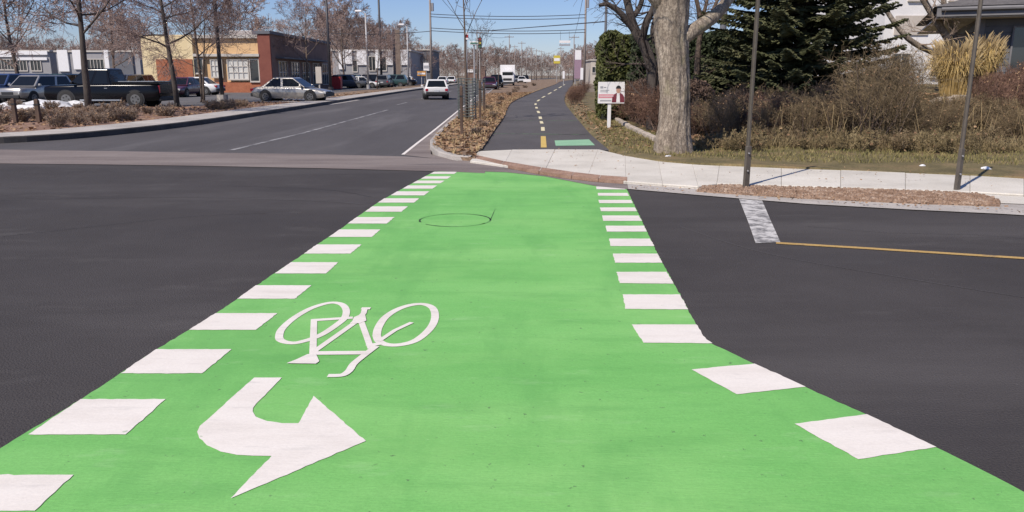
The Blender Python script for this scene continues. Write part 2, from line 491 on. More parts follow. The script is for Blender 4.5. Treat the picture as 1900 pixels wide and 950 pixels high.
M['car_white'] = mat('white_car_paint', (0.74, 0.73, 0.71), 2, 3, 0.3, coat=0.6)
M['car_blue'] = mat('blue_car_paint', (0.035, 0.06, 0.15), 2, 3, 0.28, coat=0.8)
M['car_grey'] = mat('grey_car_paint', (0.11, 0.115, 0.125), 2, 3, 0.3, metal=0.3, coat=0.6)
M['car_maroon'] = mat('maroon_car_paint', (0.09, 0.028, 0.045), 2, 3, 0.3, coat=0.6)
M['car_teal'] = mat('teal_car_paint', (0.035, 0.075, 0.075), 2, 3, 0.3, coat=0.6)
M['car_plum'] = mat('plum_car_paint', (0.055, 0.035, 0.05), 2, 3, 0.3, coat=0.6)
M['car_glass'] = mat('car_glass', (0.010, 0.012, 0.014), 2, 2, 0.08, spec=0.4)
M['tyre'] = mat('tyre_rubber', [(0.018, 0.017, 0.017), (0.03, 0.028, 0.027)], 8, 3, 0.85)
M['rim'] = mat('alloy_rim', [(0.13, 0.128, 0.125), (0.2, 0.195, 0.19)], 5, 3, 0.5, metal=0.5)
M['chrome'] = mat('bright_trim', (0.60, 0.60, 0.60), 2, 2, 0.25, metal=0.9)
M['plastic'] = mat('black_plastic', (0.022, 0.022, 0.024), 4, 3, 0.6)
M['tail_red'] = mat('red_lamp_lens', (0.33, 0.015, 0.035), 3, 2, 0.2)
M['head_lens'] = mat('clear_lamp_lens', (0.62, 0.63, 0.63), 3, 2, 0.15)
M['plate'] = mat('number_plate', (0.55, 0.56, 0.58), 3, 2, 0.5)
M['pink'] = mat('pink_print', [(0.62, 0.22, 0.26), (0.70, 0.30, 0.33)], 5, 3, 0.6)
M['print_grey'] = mat('grey_print', (0.36, 0.36, 0.38), 4, 2, 0.6)
M['print_skin'] = mat('skin_print', (0.52, 0.30, 0.22), 4, 2, 0.6)
M['print_suit'] = mat('dark_red_print', [(0.13, 0.02, 0.03), (0.22, 0.04, 0.06)], 6, 2, 0.6)
M['print_black'] = mat('black_print', (0.02, 0.02, 0.022), 4, 2, 0.6)
M['sign_green'] = mat('green_sign', (0.03, 0.20, 0.12), 3, 2, 0.5)
M['sign_yellow'] = mat('yellow_sign', (0.62, 0.50, 0.06), 3, 2, 0.5)
M['sign_red'] = mat('red_sign', (0.45, 0.03, 0.03), 3, 2, 0.5)
M['sign_mauve'] = mat('mauve_sign', (0.33, 0.22, 0.28), 3, 3, 0.6)
M['sign_orange'] = mat('orange_sign', (0.55, 0.27, 0.06), 3, 3, 0.6)
M['brown_board'] = mat('brown_board', [(0.16, 0.115, 0.09), (0.22, 0.165, 0.13)], 2, 4, 0.8)
M['snow'] = mat('old_snow', [(0.55, 0.54, 0.54), (0.80, 0.80, 0.81)], 4, 7, 0.7, bump=0.6, bscale=14)
M['rock'] = mat('field_stone', [(0.30, 0.25, 0.20), (0.42, 0.36, 0.30), (0.52, 0.46, 0.40)], 4, 7, 0.9, bump=0.6, bscale=16, rand=0.15)
M['litter'] = mat('white_litter', (0.76, 0.76, 0.77), 4, 3, 0.6)

# ------------------------------------------------------------------ the ground and the roads
mb = MB(); mb.sheet([(-4000, -600), (4000, -600), (4000, 8000), (-4000, 8000)], -0.06)
tag(mb.build('ground', M['far_ground']), kind='structure')

# cross street: the fresh dark asphalt that the green crossing lies on
mb = MB(); mb.sheet([(-90, -0.6), (90, -0.6), (90, 11.0), (8.2, 10.4), (1.9, 11.4), (0.6, 13.2), (-1.2, 14.2), (-12, 15.4), (-90, 16.2)], 0.0)
cross_street = tag(mb.build('cross_street', M['asphalt']), kind='structure')
mb = MB(); mb.sheet([(-90, -9), (90, -9), (90, -0.6), (-90, -0.6)], 0.1)
tag(mb.build('near_pavement', M['concrete_old']), kind='structure')

# band of old brownish pavement across the mouth of the side street
up_b = GL([(-700, 272), (-80, 277), (0, 278), (200, 281), (400, 284), (600, 287), (750, 291), (830, 296), (900, 308)])
lo_b = GL([(-700, 300), (-80, 303), (0, 304), (200, 306), (400, 309), (600, 313), (750, 317), (830, 319), (900, 322)])
mb = MB(); mb.strip(up_b, lo_b, 0.008)
tag(mb.build('old_pavement_band', M['old_pavement']), kind='structure')

# side street running away beside the cycle path
LK = [(-60.0, 19.0), (-24.0, 18.2), (-16.5, 18.0), (-13.6, 18.25), (-11.9, 19.2), (-10.9, 21.5), (-10.35, 26), (-10.3, 34), (-10.35, 44),
      (-10.45, 60), (-10.4, 95), (-9.3, 150), (-5.5, 230), (2, 320), (16, 440), (40, 600)]
RK = [(-2.0, 14.6), (-2.05, 15.2), (-2.15, 17), (-2.35, 20), (-2.42, 23), (-2.45, 26), (-2.45, 30), (-2.45, 36), (-2.45, 44), (-2.45, 60), (-2.4, 95),
      (-1.3, 150), (2.5, 230), (10, 320), (24, 440), (48, 600)]


def interp(poly, y):
    for (xa, ya), (xb, yb) in zip(poly, poly[1:]):
        if ya <= y <= yb:
            return xa + (xb - xa) * (y - ya) / (yb - ya + 1e-9)
    return poly[-1][0]


ys = [15.2, 17, 18.3, 19.2, 20, 21.5, 23, 26, 30, 36, 44, 52, 60, 78, 95, 120, 150, 190, 230, 275, 320, 380, 440, 520, 600]
A = [((-24.0 if y < 18.1 else interp(LK[2:], y) if y > 18.25 else -16) , y, 0.0) for y in ys]
B = [(interp(RK, y) + 0.4, y, 0.0) for y in ys]
mb = MB(); mb.strip(A, B, 0.004)
side_street = tag(mb.build('side_street', M['asphalt_far']), kind='structure')
# faint lane line, gutter edge line
mb = MB(); mb.stroke([G(430, 279), G(500, 262), G(560, 248), G(640, 226), G(720, 204)], 0.12, 0.009)
mb.build('lane_line', M['faint_paint'], side_street)
for y0 in range(44, 200, 12):
    xm = interp(LK[2:], y0) * 0.5 + interp(RK, y0) * 0.5
    mb = MB(); mb.stroke([(xm, y0), (xm + 0.02, y0 + 4)], 0.12, 0.009)
    mb.build('lane_dash', M['faint_paint'], side_street)

# concrete gutter and kerb on the right of the side street, with the bright lip
WL = GL([(744, 288), (772, 266), (800, 245), (825, 225), (846, 208), (866, 192), (884, 178), (901, 165)])
KL = GL([(845, 298), (798, 286), (790, 270), (803, 251), (830, 226), (855, 208), (884, 188), (908, 168)])
KL2 = [(interp(RK, y) + 0.45, y, 0) for y in (95, 150, 230, 320)]
mb = MB(); mb.strip(WL, [(k.x, k.y, 0) for k in GL([(846, 299), (800, 287), (797, 268), (812, 250), (836, 227), (860, 208), (888, 188), (912, 168)])], 0.010)
gut = tag(mb.build('gutter', M['old_pavement']), kind='structure')
mb = MB(); mb.stroke([w + Vector((0.04, 0, 0)) for w in WL], 0.07, 0.015)
mb.build('edge_line', M['white_paint'], gut)


def kerb(name, line, w, h, m, parent=None, side=1):
    p = [Vector((q[0], q[1])) for q in line]
    n = len(p)
    V, Fc = [], []
    for i in range(n):
        t = (p[min(i + 1, n - 1)] - p[max(i - 1, 0)]).normalized()
        nn = Vector((-t.y, t.x)) * side
        a, b = p[i], p[i] + nn * w
        V += [(a.x, a.y, -0.05), (a.x + nn.x * 0.02, a.y + nn.y * 0.02, h - 0.02), (a.x + nn.x * 0.04, a.y + nn.y * 0.04, h), (b.x, b.y, h), (b.x, b.y, -0.05)]
    for i in range(n - 1):
        for k in range(4):
            q = (i * 5 + k, i * 5 + k + 1, (i + 1) * 5 + k + 1, (i + 1) * 5 + k)
            Fc.append(q if side < 0 else q[::-1])
    Fc += [tuple(range(5)), tuple((n - 1) * 5 + k for k in range(4, -1, -1))]
    k_ = MB(); k_.add(V, Fc)
    return k_.build(name, m, parent)


MED_K = GL([(872, 299), (840, 298), (812, 290), (797, 278), (797, 266), (812, 248), (836, 226), (860, 207), (888, 187), (912, 167.5)]) + [Vector((interp(RK, y) + 0.5, y, 0)) for y in (130, 180, 230, 320, 440)]
mk = kerb('kerb', MED_K, 0.15, 0.10, M['concrete_old'], None, -1)
tag(mk, kind='structure'); mk.name = 'median_kerb'

# cycle path
PL = GL([(894, 279), (920, 240), (935, 218), (942, 201), (951, 190), (975, 178), (1005, 166), (1030, 157), (1043, 151)], 0.03)
PR = GL([(1131, 279), (1095, 248), (1075, 225), (1058, 205), (1049, 192), (1048, 180), (1055, 166), (1062, 157), (1066, 151)], 0.03)
PL += [Vector((24, 300, 0.03)), Vector((42, 420, 0.03))]
PR += [Vector((27.2, 300, 0.03)), Vector((45.5, 420, 0.03))]


def smooth_line(P, k=6):
    out = []
    n = len(P)
    for i in range(n - 1):
        p0, p1, p2, p3 = P[max(i - 1, 0)], P[i], P[i + 1], P[min(i + 2, n - 1)]
        for j in range(k):
            t = j / k
            out.append(0.5 * ((2 * p1) + (p2 - p0) * t + (2 * p0 - 5 * p1 + 4 * p2 - p3) * t * t + (3 * p1 - p0 - 3 * p2 + p3) * t ** 3))
    out.append(P[-1])
    return out


PLs, PRs = smooth_line(PL), smooth_line(PR)
mb = MB(); mb.strip(PLs, PRs, 0.03)
path = tag(mb.build('cycle_path', M['path_asphalt']), kind='structure')
for px0, py0, px1, py1, w in [(1009, 274, 1008, 253, .13), (1007.5, 243, 1007, 236, .11), (1005.5, 229.5, 1004, 225, .11), (1003, 221, 1002, 216.5, .12), (1000, 210, 998, 206, .12),
                              (996, 201.5, 995, 198.6, .12), (993.5, 194.8, 994, 192, .12), (997, 188, 1001, 185, .13), (1006, 181.3, 1011, 178.6, .14), (1017, 175, 1023, 171.5, .15),
                              (1028, 168.5, 1033, 165.7, .16), (1037, 163.2, 1042, 160.3, .18), (1045, 158.5, 1048, 156.6, .2)]:
    mb = MB(); mb.stroke([G(px0, py0, .03), G(px1, py1, .03)], w, 0.036)
    mb.build('centre_dash', M['yellow_paint'] if py0 > 250 else M['cream_paint'], path)
mb = MB(); mb.sheet(GL([(1029, 261), (1093, 259), (1104, 270), (1031, 271)], .03), 0.036)
mb.build('green_panel', M['faded_green'], path)
# transverse repair joints in the path
for a, b in (((938, 223), (1071, 224)), ((915, 248), (1092, 250))):
    mb = MB(); mb.stroke([G(*a, .03), G((a[0] + b[0]) / 2, a[1] + 1, .03), G(*b, .03)], 0.05, 0.035)
    mb.build('patch_seam', M['sealant'], path)

def ragged(poly, step=.03, amp=.002):
    out = []
    n = len(poly)
    for i in range(n):
        a, b = poly[i], poly[(i + 1) % n]
        d = b - a
        k = max(1, min(60, int(d.length / step)))
        nn = Vector((-d.y, d.x, 0)).normalized()
        for j in range(k):
            out.append(a + d * (j / k) + nn * (rng.gauss(0, amp) if j else 0))
    return out


# ------------------------------------------------------------------ green crossing with its markings
EL = [(-420, 1150), (-180, 960), (0, 834), (150, 743), (290, 650), (400, 583), (475, 531), (540, 488), (588, 455), (630, 427), (662, 404), (690, 384), (714, 369),
      (737, 356), (757, 345), (774, 336), (790, 327), (806, 319)]
ER = [(1162, 350), (1174, 375), (1187, 402), (1205, 440), (1226, 483), (1250, 527), (1277, 577), (1297, 613), (1311, 632), (1326, 642), (1345, 650), (1400, 677), (1495, 720), (1608, 771),
      (1737, 832), (1820, 873), (1900, 915), (2020, 985), (2250, 1150)]
TOP = [(850, 317.5), (905, 318), (960, 320), (1010, 326), (1060, 336), (1105, 345.5), (1135, 348.5)]
mb = MB()
gp = smooth_line(GL(EL), 3) + GL(TOP) + smooth_line(GL(ER), 3)
gp = [p for p in gp if p.y > 0.5] + [Vector((2.6, 0.4, 0)), Vector((-2.4, 0.4, 0))]
mb.sheet(ragged(gp, .04, .003), 0.005)
green = tag(mb.build('green_bike_crossing', M['green']), kind='structure')
LB = [(137, 884, 65, 951, -95, -190), (308, 743, 233, 809, 150, 53), (430, 650, 375, 695, 290, 224), (515, 583, 475, 614, 400, 351), (578, 531, 547, 556, 475, 440), (628, 488, 605, 509, 540, 510),
      (671, 455, 650, 472, 588, 564), (706, 427, 690, 441, 630, 610), (732, 404, 718, 416, 662, 645), (757, 384, 745, 394, 691, 677), (778, 369, 768, 377, 713, 701),
      (797, 356, 787, 363.5, 737, 725), (811, 345, 803, 351, 757, 747), (825, 336, 817, 341, 774, 765), (837, 328, 830, 332.5, 789, 781), (848, 319.5, 843, 323.5, 805, 798)]
for xr, yt, xr2, yb, xl, xl2 in LB:
    mb = MB(); mb.sheet(ragged(GL([(xl, yt), (xr, yt), (xr2, yb), (xl2, yb)])), 0.008)
    mb.build('white_block', M['white_paint'], green)
RB = [[(1106, 347), (1158, 347.5), (1161, 352.5), (1107, 352)], [(1109, 359), (1164, 359), (1167, 364.5), (1110, 364)], [(1110, 372), (1171, 372), (1174, 378), (1112, 378)],
      [(1113, 386), (1178, 386), (1182, 393), (1115, 393)], [(1117, 401), (1185, 401), (1191, 411), (1119, 411)], [(1124, 420), (1195, 420), (1200, 431), (1126, 431)],
      [(1130, 444), (1206, 444), (1214, 458), (1133, 458)], [(1137, 472), (1220, 472), (1229, 489), (1141, 489)], [(1144, 506), (1237, 506), (1250, 528), (1150, 527)],
      [(1155, 548), (1261, 548), (1277, 576), (1160, 575)], [(1172, 604), (1292, 604), (1302, 621), (1311, 632), (1322, 639), (1194, 638)],
      [(1283, 688), (1400, 677), (1495, 720), (1367, 734)], [(1474, 789), (1608, 771), (1737, 832), (1592, 855)]]
for q in RB:
    mb = MB(); mb.sheet(ragged(GL(q)), 0.008)
    mb.build('white_block', M['white_paint'], green)
arrow = [(472, 703), (523, 703), (500, 727), (476, 751), (470, 759), (469, 766), (475, 776), (496, 784), (524, 788), (554, 788), (582, 737), (679, 821), (428, 928), (504, 849), (470, 848.5), (440, 847),
         (410, 841), (384, 829), (370, 816), (366, 804), (371, 793), (400, 768), (436, 735)]
mb = MB(); mb.sheet(ragged(GL(arrow), .03, .0015), 0.008)
mb.build('turn_arrow', M['white_paint'], green)


def bz(u, v):
    return G(480 + 0.21053 * u, 530 + 0.21053 * v)


mb = MB()
zs = [0.008]


def bs(pts, w, closed=False, sm=True):
    P = [bz(*p) for p in pts]
    if closed:
        P = P + [P[0]]
    if sm and len(P) > 3:
        P = smooth_line(P, 4)
    if closed:
        P = P[:-1]
    mb.stroke(P, w * .8, zs[0], closed)
    zs[0] += 0.0002


bs([(180, 460), (200, 398), (290, 310), (420, 228), (540, 180), (650, 158), (735, 175), (772, 225), (758, 292), (700, 345), (600, 415), (520, 457), (430, 490), (320, 515), (235, 508), (190, 487)], 0.062, True)
bs([(1040, 450), (1055, 380), (1115, 290), (1220, 220), (1340, 180), (1450, 172), (1530, 203), (1555, 270), (1535, 350), (1470, 430), (1370, 500), (1240, 532), (1130, 530), (1062, 500)], 0.066, True)
bs([(488, 305), (478, 620)], 0.052)
bs([(470, 315), (830, 292)], 0.062)
bs([(490, 590), (850, 335)], 0.05)
bs([(470, 606), (965, 602)], 0.075)
bs([(895, 300), (990, 565)], 0.05)
bs([(955, 545), (1075, 520)], 0.06)
bs([(1060, 500), (1200, 405), (1350, 335)], 0.042, sm=False)
bs([(1035, 545), (905, 645), (835, 705), (800, 760), (750, 797), (690, 806), (610, 806)], 0.055)
bs([(830, 345), (925, 255), (938, 205)], 0.05, sm=False)
bs([(905, 212), (985, 212)], 0.06)
for poly in ([(245, 698), (330, 665), (430, 618), (505, 612), (535, 680), (505, 702)], [(820, 340), (840, 290), (935, 250), (950, 320), (890, 345)]):
    mb.sheet([bz(*p) for p in poly], zs[0]); zs[0] += 0.0002
mb.build('bicycle_symbol', M['white_paint'], green)
# loop detector cut showing through the paint
mb = MB(); c0, c1 = G(779, 409), G(910, 409)
cx, cy, rr = (c0.x + c1.x) / 2, c0.y, (c1.x - c0.x) / 2
for a0 in range(-40, 330, 10):
    if a0 not in (200, 210):
        mb.stroke([(cx + rr * math.cos(R(a0 + k)), cy + rr * math.sin(R(a0 + k))) for k in (0, 5, 10)], 0.016 + 0.01 * rng.random(), 0.0075)
mb.stroke([(cx + rr, cy), G(914, 400), G(919, 388)], 0.006, 0.0075)
mb.build('loop_cut', M['sealant'], green)

# other markings on the cross street
mb = MB(); mb.sheet(GL([(1371, 369), (1413, 370), (1430, 410), (1448, 450), (1402, 452), (1388, 412)]), 0.005)
mb.build('worn_stop_line', M['worn_paint'], cross_street)
mb = MB(); mb.stroke(GL([(1440, 451.5), (1600, 461), (1900, 480), (2600, 524)]), 0.085, 0.006)
mb.build('yellow_line', M['yellow_worn'], cross_street)
for pts, w in (([(0, 372), (300, 366), (560, 372), (690, 380)], 0.02), ([(1260, 420), (1420, 470), (1700, 520), (1950, 560)], 0.012)):
    mb = MB(); mb.stroke(smooth_line(GL(pts), 8), w, 0.003)
    mb.build('surface_seam', M['old_pavement'] if w < .01 else M['asphalt_far'], cross_street)

def crack(pts, w, m='sealant_dark'):
    P = smooth_line(GL(pts), 14)
    P = [p + Vector((rng.gauss(0, .01), rng.gauss(0, .012), 0)) for p in P]
    b_ = MB(); b_.stroke(P, w * .7, 0.0032)
    b_.build('crack', M[m], cross_street)


M['sealant_dark'] = mat('crack_fill', (0.028, 0.026, 0.027), 5, 4, 0.8, world_space=True)
crack([(0, 440), (180, 420), (360, 402), (540, 394)], .012)
crack([(1500, 420), (1640, 432), (1800, 436), (1950, 447)], .008)
crack([(420, 345), (600, 352), (690, 366)], .012)

# ------------------------------------------------------------------ concrete: right-hand corner and footway (each slab a piece)
FR = GL([(872, 298), (935, 306), (1010, 318.5), (1090, 328), (1162, 336), (1230, 341), (1296, 345.5), (1330, 340.5), (1450, 343.5), (1560, 347), (1680, 351), (1800, 355), (1900, 360.5), (2050, 368), (2300, 380)], .05)
BK = GL([(888, 280), (950, 277.5), (1030, 277), (1110, 277), (1160, 289), (1222, 299), (1285, 304.5), (1335, 307), (1450, 311.5), (1560, 315), (1680, 320), (1800, 325), (1900, 331), (2050, 339), (2300, 352)], .05)
mb = MB(); mb.strip(FR, BK, 0.028)
walk_r = tag(mb.build('footway', M['joint']), kind='structure')


def slabs(parent, F_, K_, m, zt, zb, gap=0.006, maxlen=2.4):
    for i in range(len(F_) - 1):
        n = max(1, round((F_[i + 1] - F_[i]).length / maxlen))
        for j in range(n):
            q = [F_[i].lerp(F_[i + 1], j / n), F_[i].lerp(F_[i + 1], (j + 1) / n), K_[i].lerp(K_[i + 1], (j + 1) / n), K_[i].lerp(K_[i + 1], j / n)]
            c = sum(q, Vector()) / 4
            r_ = max((p - c).length for p in q)
            q = [c + (p - c) * (1 - gap / r_) for p in q]
            d = rng.uniform(-.003, .003)
            s_ = MB(); s_.prism([(p.x - c.x, p.y - c.y) for p in q], zb - zt, d)
            s_.build('slab', m, parent, loc=(c.x, c.y, zt), bevel=0.006, seg=1)


slabs(walk_r, FR, BK, M['concrete'], 0.05, 0.0)
# gutter strip along the cross street, right of the crossing
gt = GL([(1163, 337.5), (1230, 343), (1298, 349), (1400, 360), (1500, 366.5), (1700, 376), (1850, 379), (1900, 381), (2300, 400)])
gb = GL([(1166, 352), (1230, 357.5), (1298, 363.5), (1400, 372), (1500, 380), (1700, 391), (1850, 398), (1900, 401), (2300, 424)])
mb = MB(); mb.strip(gt, gb, 0.012)
tag(mb.build('gutter', M['concrete_old']), kind='structure').name = 'street_gutter'
# rusty iron tactile plates round the ramp, and the lip in front of them
TF = GL([(868, 295), (930, 310), (1000, 324), (1060, 333), (1110, 338.5), (1164, 342)])
TB = GL([(876, 290.5), (935, 304), (1005, 316), (1065, 325), (1115, 331), (1164, 334.5)])
for i in range(5):
    q = [TF[i], TF[i + 1], TB[i + 1], TB[i]]
    c = sum(q, Vector()) / 4
    p_ = MB(); p_.prism([((p.x - c.x) * .985, (p.y - c.y) * .985) for p in q], -0.05, 0)
    # rows of raised domes
    for a in range(1, 9):
        for b_ in range(1, 4):
            e = q[0].lerp(q[1], a / 9).lerp(q[3].lerp(q[2], a / 9), b_ / 4) - c
            p_.box((e.x, e.y, 0.003), (.05, .05, .006), taper=.6)
    o = p_.build('tactile_plate', M['rust_plate'], walk_r, loc=(c.x, c.y, 0.053))
lipT = GL([(846, 299.5), (868, 296), (930, 311), (1000, 325), (1060, 334), (1110, 339.5), (1166, 343)])
lipB = GL([(846, 318.5), (880, 318.5), (940, 320.5), (1010, 328), (1060, 337.5), (1110, 347), (1166, 352)])
mb = MB(); mb.strip(lipT, lipB, 0.0095)
tag(mb.build('ramp_lip', M['old_pavement']), kind='structure')
ap = GL([(1298, 344), (1330, 340), (1450, 343), (1560, 346.5), (1680, 350.5), (1800, 354.5), (1900, 360), (2050, 367.5), (2300, 379.5)])
ap2 = GL([(1298, 349.5), (1400, 360.5), (1500, 367), (1600, 371.8), (1700, 376.5), (1850, 379.5), (1900, 381.5), (2050, 389), (2300, 401)])
mb = MB(); mb.strip(ap, ap2, 0.020)
tag(mb.build('verge_apron', M['concrete']), kind='structure')
# gravel bed between footway and street, with loose stones
bed = GL([(1293, 351), (1304, 344), (1330, 341), (1450, 344), (1560, 347.5), (1680, 351.5), (1800, 355.5), (1836, 361), (1852, 369), (1856, 378), (1700, 373), (1500, 364), (1400, 358), (1300, 351.5)], .05)
mb = MB(); mb.prism([(p.x, p.y) for p in bed], -0.02, 0.035)
bed_o = tag(mb.build('gravel_bed', M['gravel']), kind='structure')


def inside(poly, x, y):
    c = False
    n = len(poly)
    for i in range(n):
        x1, y1, x2, y2 = poly[i][0], poly[i][1], poly[i - 1][0], poly[i - 1][1]
        if (y1 > y) != (y2 > y) and x < (x2 - x1) * (y - y1) / (y2 - y1) + x1:
            c = not c
    return c


def scatter(poly, n, seed=1):
    r_ = random.Random(seed)
    xs = [p[0] for p in poly]; ys_ = [p[1] for p in poly]
    out = []
    t = 0
    while len(out) < n and t < n * 30:
        t += 1
        x, y = r_.uniform(min(xs), max(xs)), r_.uniform(min(ys_), max(ys_))
        if inside(poly, x, y):
            out.append((x, y))
    return out


def chips(pts, s, name, m, z, seed=3):
    r_ = random.Random(seed)
    b_ = MB()
    for x, y in pts:
        k = s * r_.uniform(.5, 1.5)
        b_.box((x, y, z + k * .2), (k, k * r_.uniform(.6, 1), k * .7), r_.uniform(0, 3), .6)
    return b_.build(name, m)


o = chips(scatter([(p.x, p.y) for p in bed], 3000, 5), 0.03, 'gravel_stones', M['pebble'], 0.033)
tag(o, 'loose reddish gravel stones filling the bed by the street', 'gravel', kind='stuff')

# ------------------------------------------------------------------ left footway
LKs = smooth_line([Vector((x, y, 0.15)) for x, y in LK[:12]], 4)
LBk = []
for i, p in enumerate(LKs):
    t = (LKs[min(i + 1, len(LKs) - 1)] - LKs[max(i - 1, 0)]).normalized()
    nn = Vector((-t.y, t.x, 0))
    LBk.append(p + nn * 1.7)
kl = kerb('left_kerb', LKs, 0.12, 0.16, M['kerb_shade'], None, 1)
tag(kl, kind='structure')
FA = [p + (b - p).normalized() * 0.125 for p, b in zip(LKs, LBk)]
mb = MB(); mb.strip(FA, LBk, 0.10)
walk_l = tag(mb.build('footway', M['joint']), kind='structure')
slabs(walk_l, FA, LBk, M['concrete_old'], 0.157, 0.05, 0.008, 2.2)
# planting bed of bark mulch behind it, and the car park
bedL = [(p.x, p.y) for p in LBk if p.y < 46 or p.x < -12] + [(-14.8, 45.0), (-16, 38.2), (-60, 36.5), (-60, 21)]
mb = MB(); mb.prism(bedL, -0.05, 0.115)
tag(mb.build('planting_bed', M['mulch']), kind='structure')
mb = MB(); mb.sheet([(-120, 35), (-15.6, 35.5), (-14, 47), (-12.2, 50), (-12.2, 52), (-15.5, 55), (-15.5, 150), (-120, 150)], 0.03)
tag(mb.build('car_park', M['parking']), kind='structure')
mb = MB(); mb.strip([(-15, 46, .132), (-12.2, 45.2, .132), (-10.1, 44.4, .0)], [(-15, 52, .132), (-12.2, 52, .132), (-10.1, 53, .0)])
tag(mb.build('driveway', M['concrete_old']), kind='structure')
verge = [(-12.25, 54), (-12.3, 60), (-12.3, 95), (-11.2, 150), (-15.4, 150), (-15.4, 56)]
mb = MB(); mb.prism(verge, -0.05, 0.12)
tag(mb.build('street_verge', M['soil']), kind='structure')

# ------------------------------------------------------------------ median strip between street and path
medL = smooth_line([Vector((p.x + .10, p.y, 0)) for p in MED_K], 2)
medpoly = [(p.x, p.y) for p in medL if p.y < 330] + [(p.x, p.y) for p in reversed(PLs) if p.y < 300] + [(-0.75, 16.0)]
mb = MB(); mb.prism(medpoly, -0.05, 0.07)
tag(mb.build('median_strip', M['soil']), kind='structure')


# ------------------------------------------------------------------ yard on the right: lawn rising to a planted bank
def sm(a, b, t):
    t = max(0, min(1, (t - a) / (b - a)))
    return t * t * (3 - 2 * t)


def path_right(y):
    for a, b in zip(PRs, PRs[1:]):
        if a.y <= y <= b.y:
            return a.x + (b.x - a.x) * (y - a.y) / (b.y - a.y + 1e-9)
    return PRs[0].x if y < PRs[0].y else PRs[-1].x


def yard_z(x, y):
    d = x - path_right(y)
    base = 0.075 * sm(-0.05, 0.15, d) - 0.055 * (1 - sm(-0.05, .15, d))
    if y < 17.2 and d < 3:
        base = min(base, 0.075 * sm(-.05, .4, d) - .05 * (1 - sm(-.05, .4, d)))
    rise = sm(17.0, 23.5, y) * sm(4.6, 11.0, x + (y - 19) * -0.05) * 0.85
    rise += sm(17, 30, y) * sm(2.5, 6, d) * 0.15
    return base + rise + 0.02 * math.sin(x * 1.7 + y) * sm(.3, 2, d)


backpts = [(p.x, p.y) for p in BK]


def back_y(x):
    for (xa, ya), (xb, yb) in zip(backpts, backpts[1:]):
        if xa <= x <= xb:
            return ya + (yb - ya) * (x - xa) / (xb - xa)
    return backpts[-1][1]


mb = MB()
nx, ny = 150, 120
for j in range(ny + 1):
    for i in range(nx + 1):
        x = 0.9 + 40 * (i / nx) ** 1.35
        y0 = back_y(max(x, backpts[0][0])) - 0.06
        y = y0 + (75 - y0) * (j / ny) ** 1.8
        mb.v.append((x, y + (0.0 if j else -.004), yard_z(x, y) if j else -.05))
for j in range(ny):
    for i in range(nx):
        mb.f.append((j * (nx + 1) + i, j * (nx + 1) + i + 1, (j + 1) * (nx + 1) + i + 1, (j + 1) * (nx + 1) + i)); mb.mi.append(0)
tag(mb.build('lawn', M['lawn'], smooth=True), kind='structure')


# ------------------------------------------------------------------ ground cover
def blades(pts, zf, h, w, name, m, label, cat, seed=1, lean=.5, per=1):
    nr = np.random.default_rng(seed)
    P = np.array([(x, y, zf(x, y)) for x, y in pts for _ in range(per)])
    n = len(P)
    P[:, :2] += nr.normal(size=(n, 2)) * 0.03 * (per > 1)
    hh = h * nr.uniform(.4, 1.3, n)
    ang = nr.uniform(0, 6.283, n)
    ln = nr.uniform(0, lean, n) * hh
    d = np.stack([np.cos(ang) * ln, np.sin(ang) * ln, hh], 1)
    a2 = nr.uniform(0, 3.1416, n)
    s_ = np.stack([np.cos(a2), np.sin(a2), np.zeros(n)], 1) * w
    o = obj(name, quads_mesh(name, P + d / 2, s_ * .5, d / 2, m))
    return tag(o, label, cat, kind='stuff')


lawnpoly = [(2.0, 17.0), (2.4, 15.6), (3.0, 14.9), (3.8, 14.45), (6, 13.95), (9, 13.4), (16, 12.2), (16, 17.5), (9, 17.5), (4.2, 18.5), (3.6, 23), (4, 30), (3.2, 34), (2.75, 28), (2.6, 24), (2.3, 20)]
blades(scatter(lawnpoly, 15000, 2), yard_z, .055, .012, 'lawn_grass', M['grass_blade'], 'short brownish green grass blades of the lawn by the footway', 'grass', 3, .9)
weed = [(4.4, 16.6), (7, 16.2), (16, 14.6), (18, 18.5), (12, 20.5), (8.5, 20), (6, 19), (4.3, 18)]
blades(scatter(weed, 2600, 9), yard_z, .2, .010, 'rough_grass', M['straw_dull'], 'tall dry unmown grass in front of the brown shrubs', 'grass', 4, .9, 7)
blades(scatter(medpoly[:14] + medpoly[-40:], 900, 11), lambda x, y: .07, .10, .012, 'median_grass', M['straw'], 'dry straw coloured grass of the median strip', 'grass', 5, .8, 2)


def leaf_litter(pts, zf, s, name, label, m, seed):
    nr = np.random.default_rng(seed)
    P = np.array([(x, y, zf(x, y) + nr.uniform(.004, .05)) for x, y in pts])
    ax, ay = rand_axes(nr, len(P), s, s * .7)
    ax[:, 2] *= .4; ay[:, 2] *= .4
    o = obj(name, quads_mesh(name, P, ax, ay, m))
    return tag(o, label, 'leaves', kind='stuff')


leaf_litter(scatter([q for q in medpoly if q[1] < 75], 12000, 21), lambda x, y: .07, .045, 'median_leaves', 'dead brown leaves lying over the median strip', M['leaf_dry'], 8)
leaf_litter(scatter(bedL, 9000, 22), lambda x, y: .115, .06, 'bed_leaves', 'dead leaves and bark lying over the planting bed', M['leaf_dry'], 9)
leaf_litter(scatter([(3.6, 18.5), (4.4, 17), (9, 17), (16, 15.5), (18, 24), (5, 27), (4, 24)], 12000, 23), yard_z, .04, 'yard_leaves', 'dead leaves under the shrubs of the yard', M['leaf_dry'], 10)
leaf_litter(scatter([(PRs[k].x + .05, PRs[k].y) for k in range(0, 40)] + [(PRs[k].x + 1.0, PRs[k].y) for k in range(39, -1, -1)], 2500, 24), yard_z, .04, 'verge_leaves', 'dead leaves blown along the cycle path edge', M['leaf_dry'], 12)


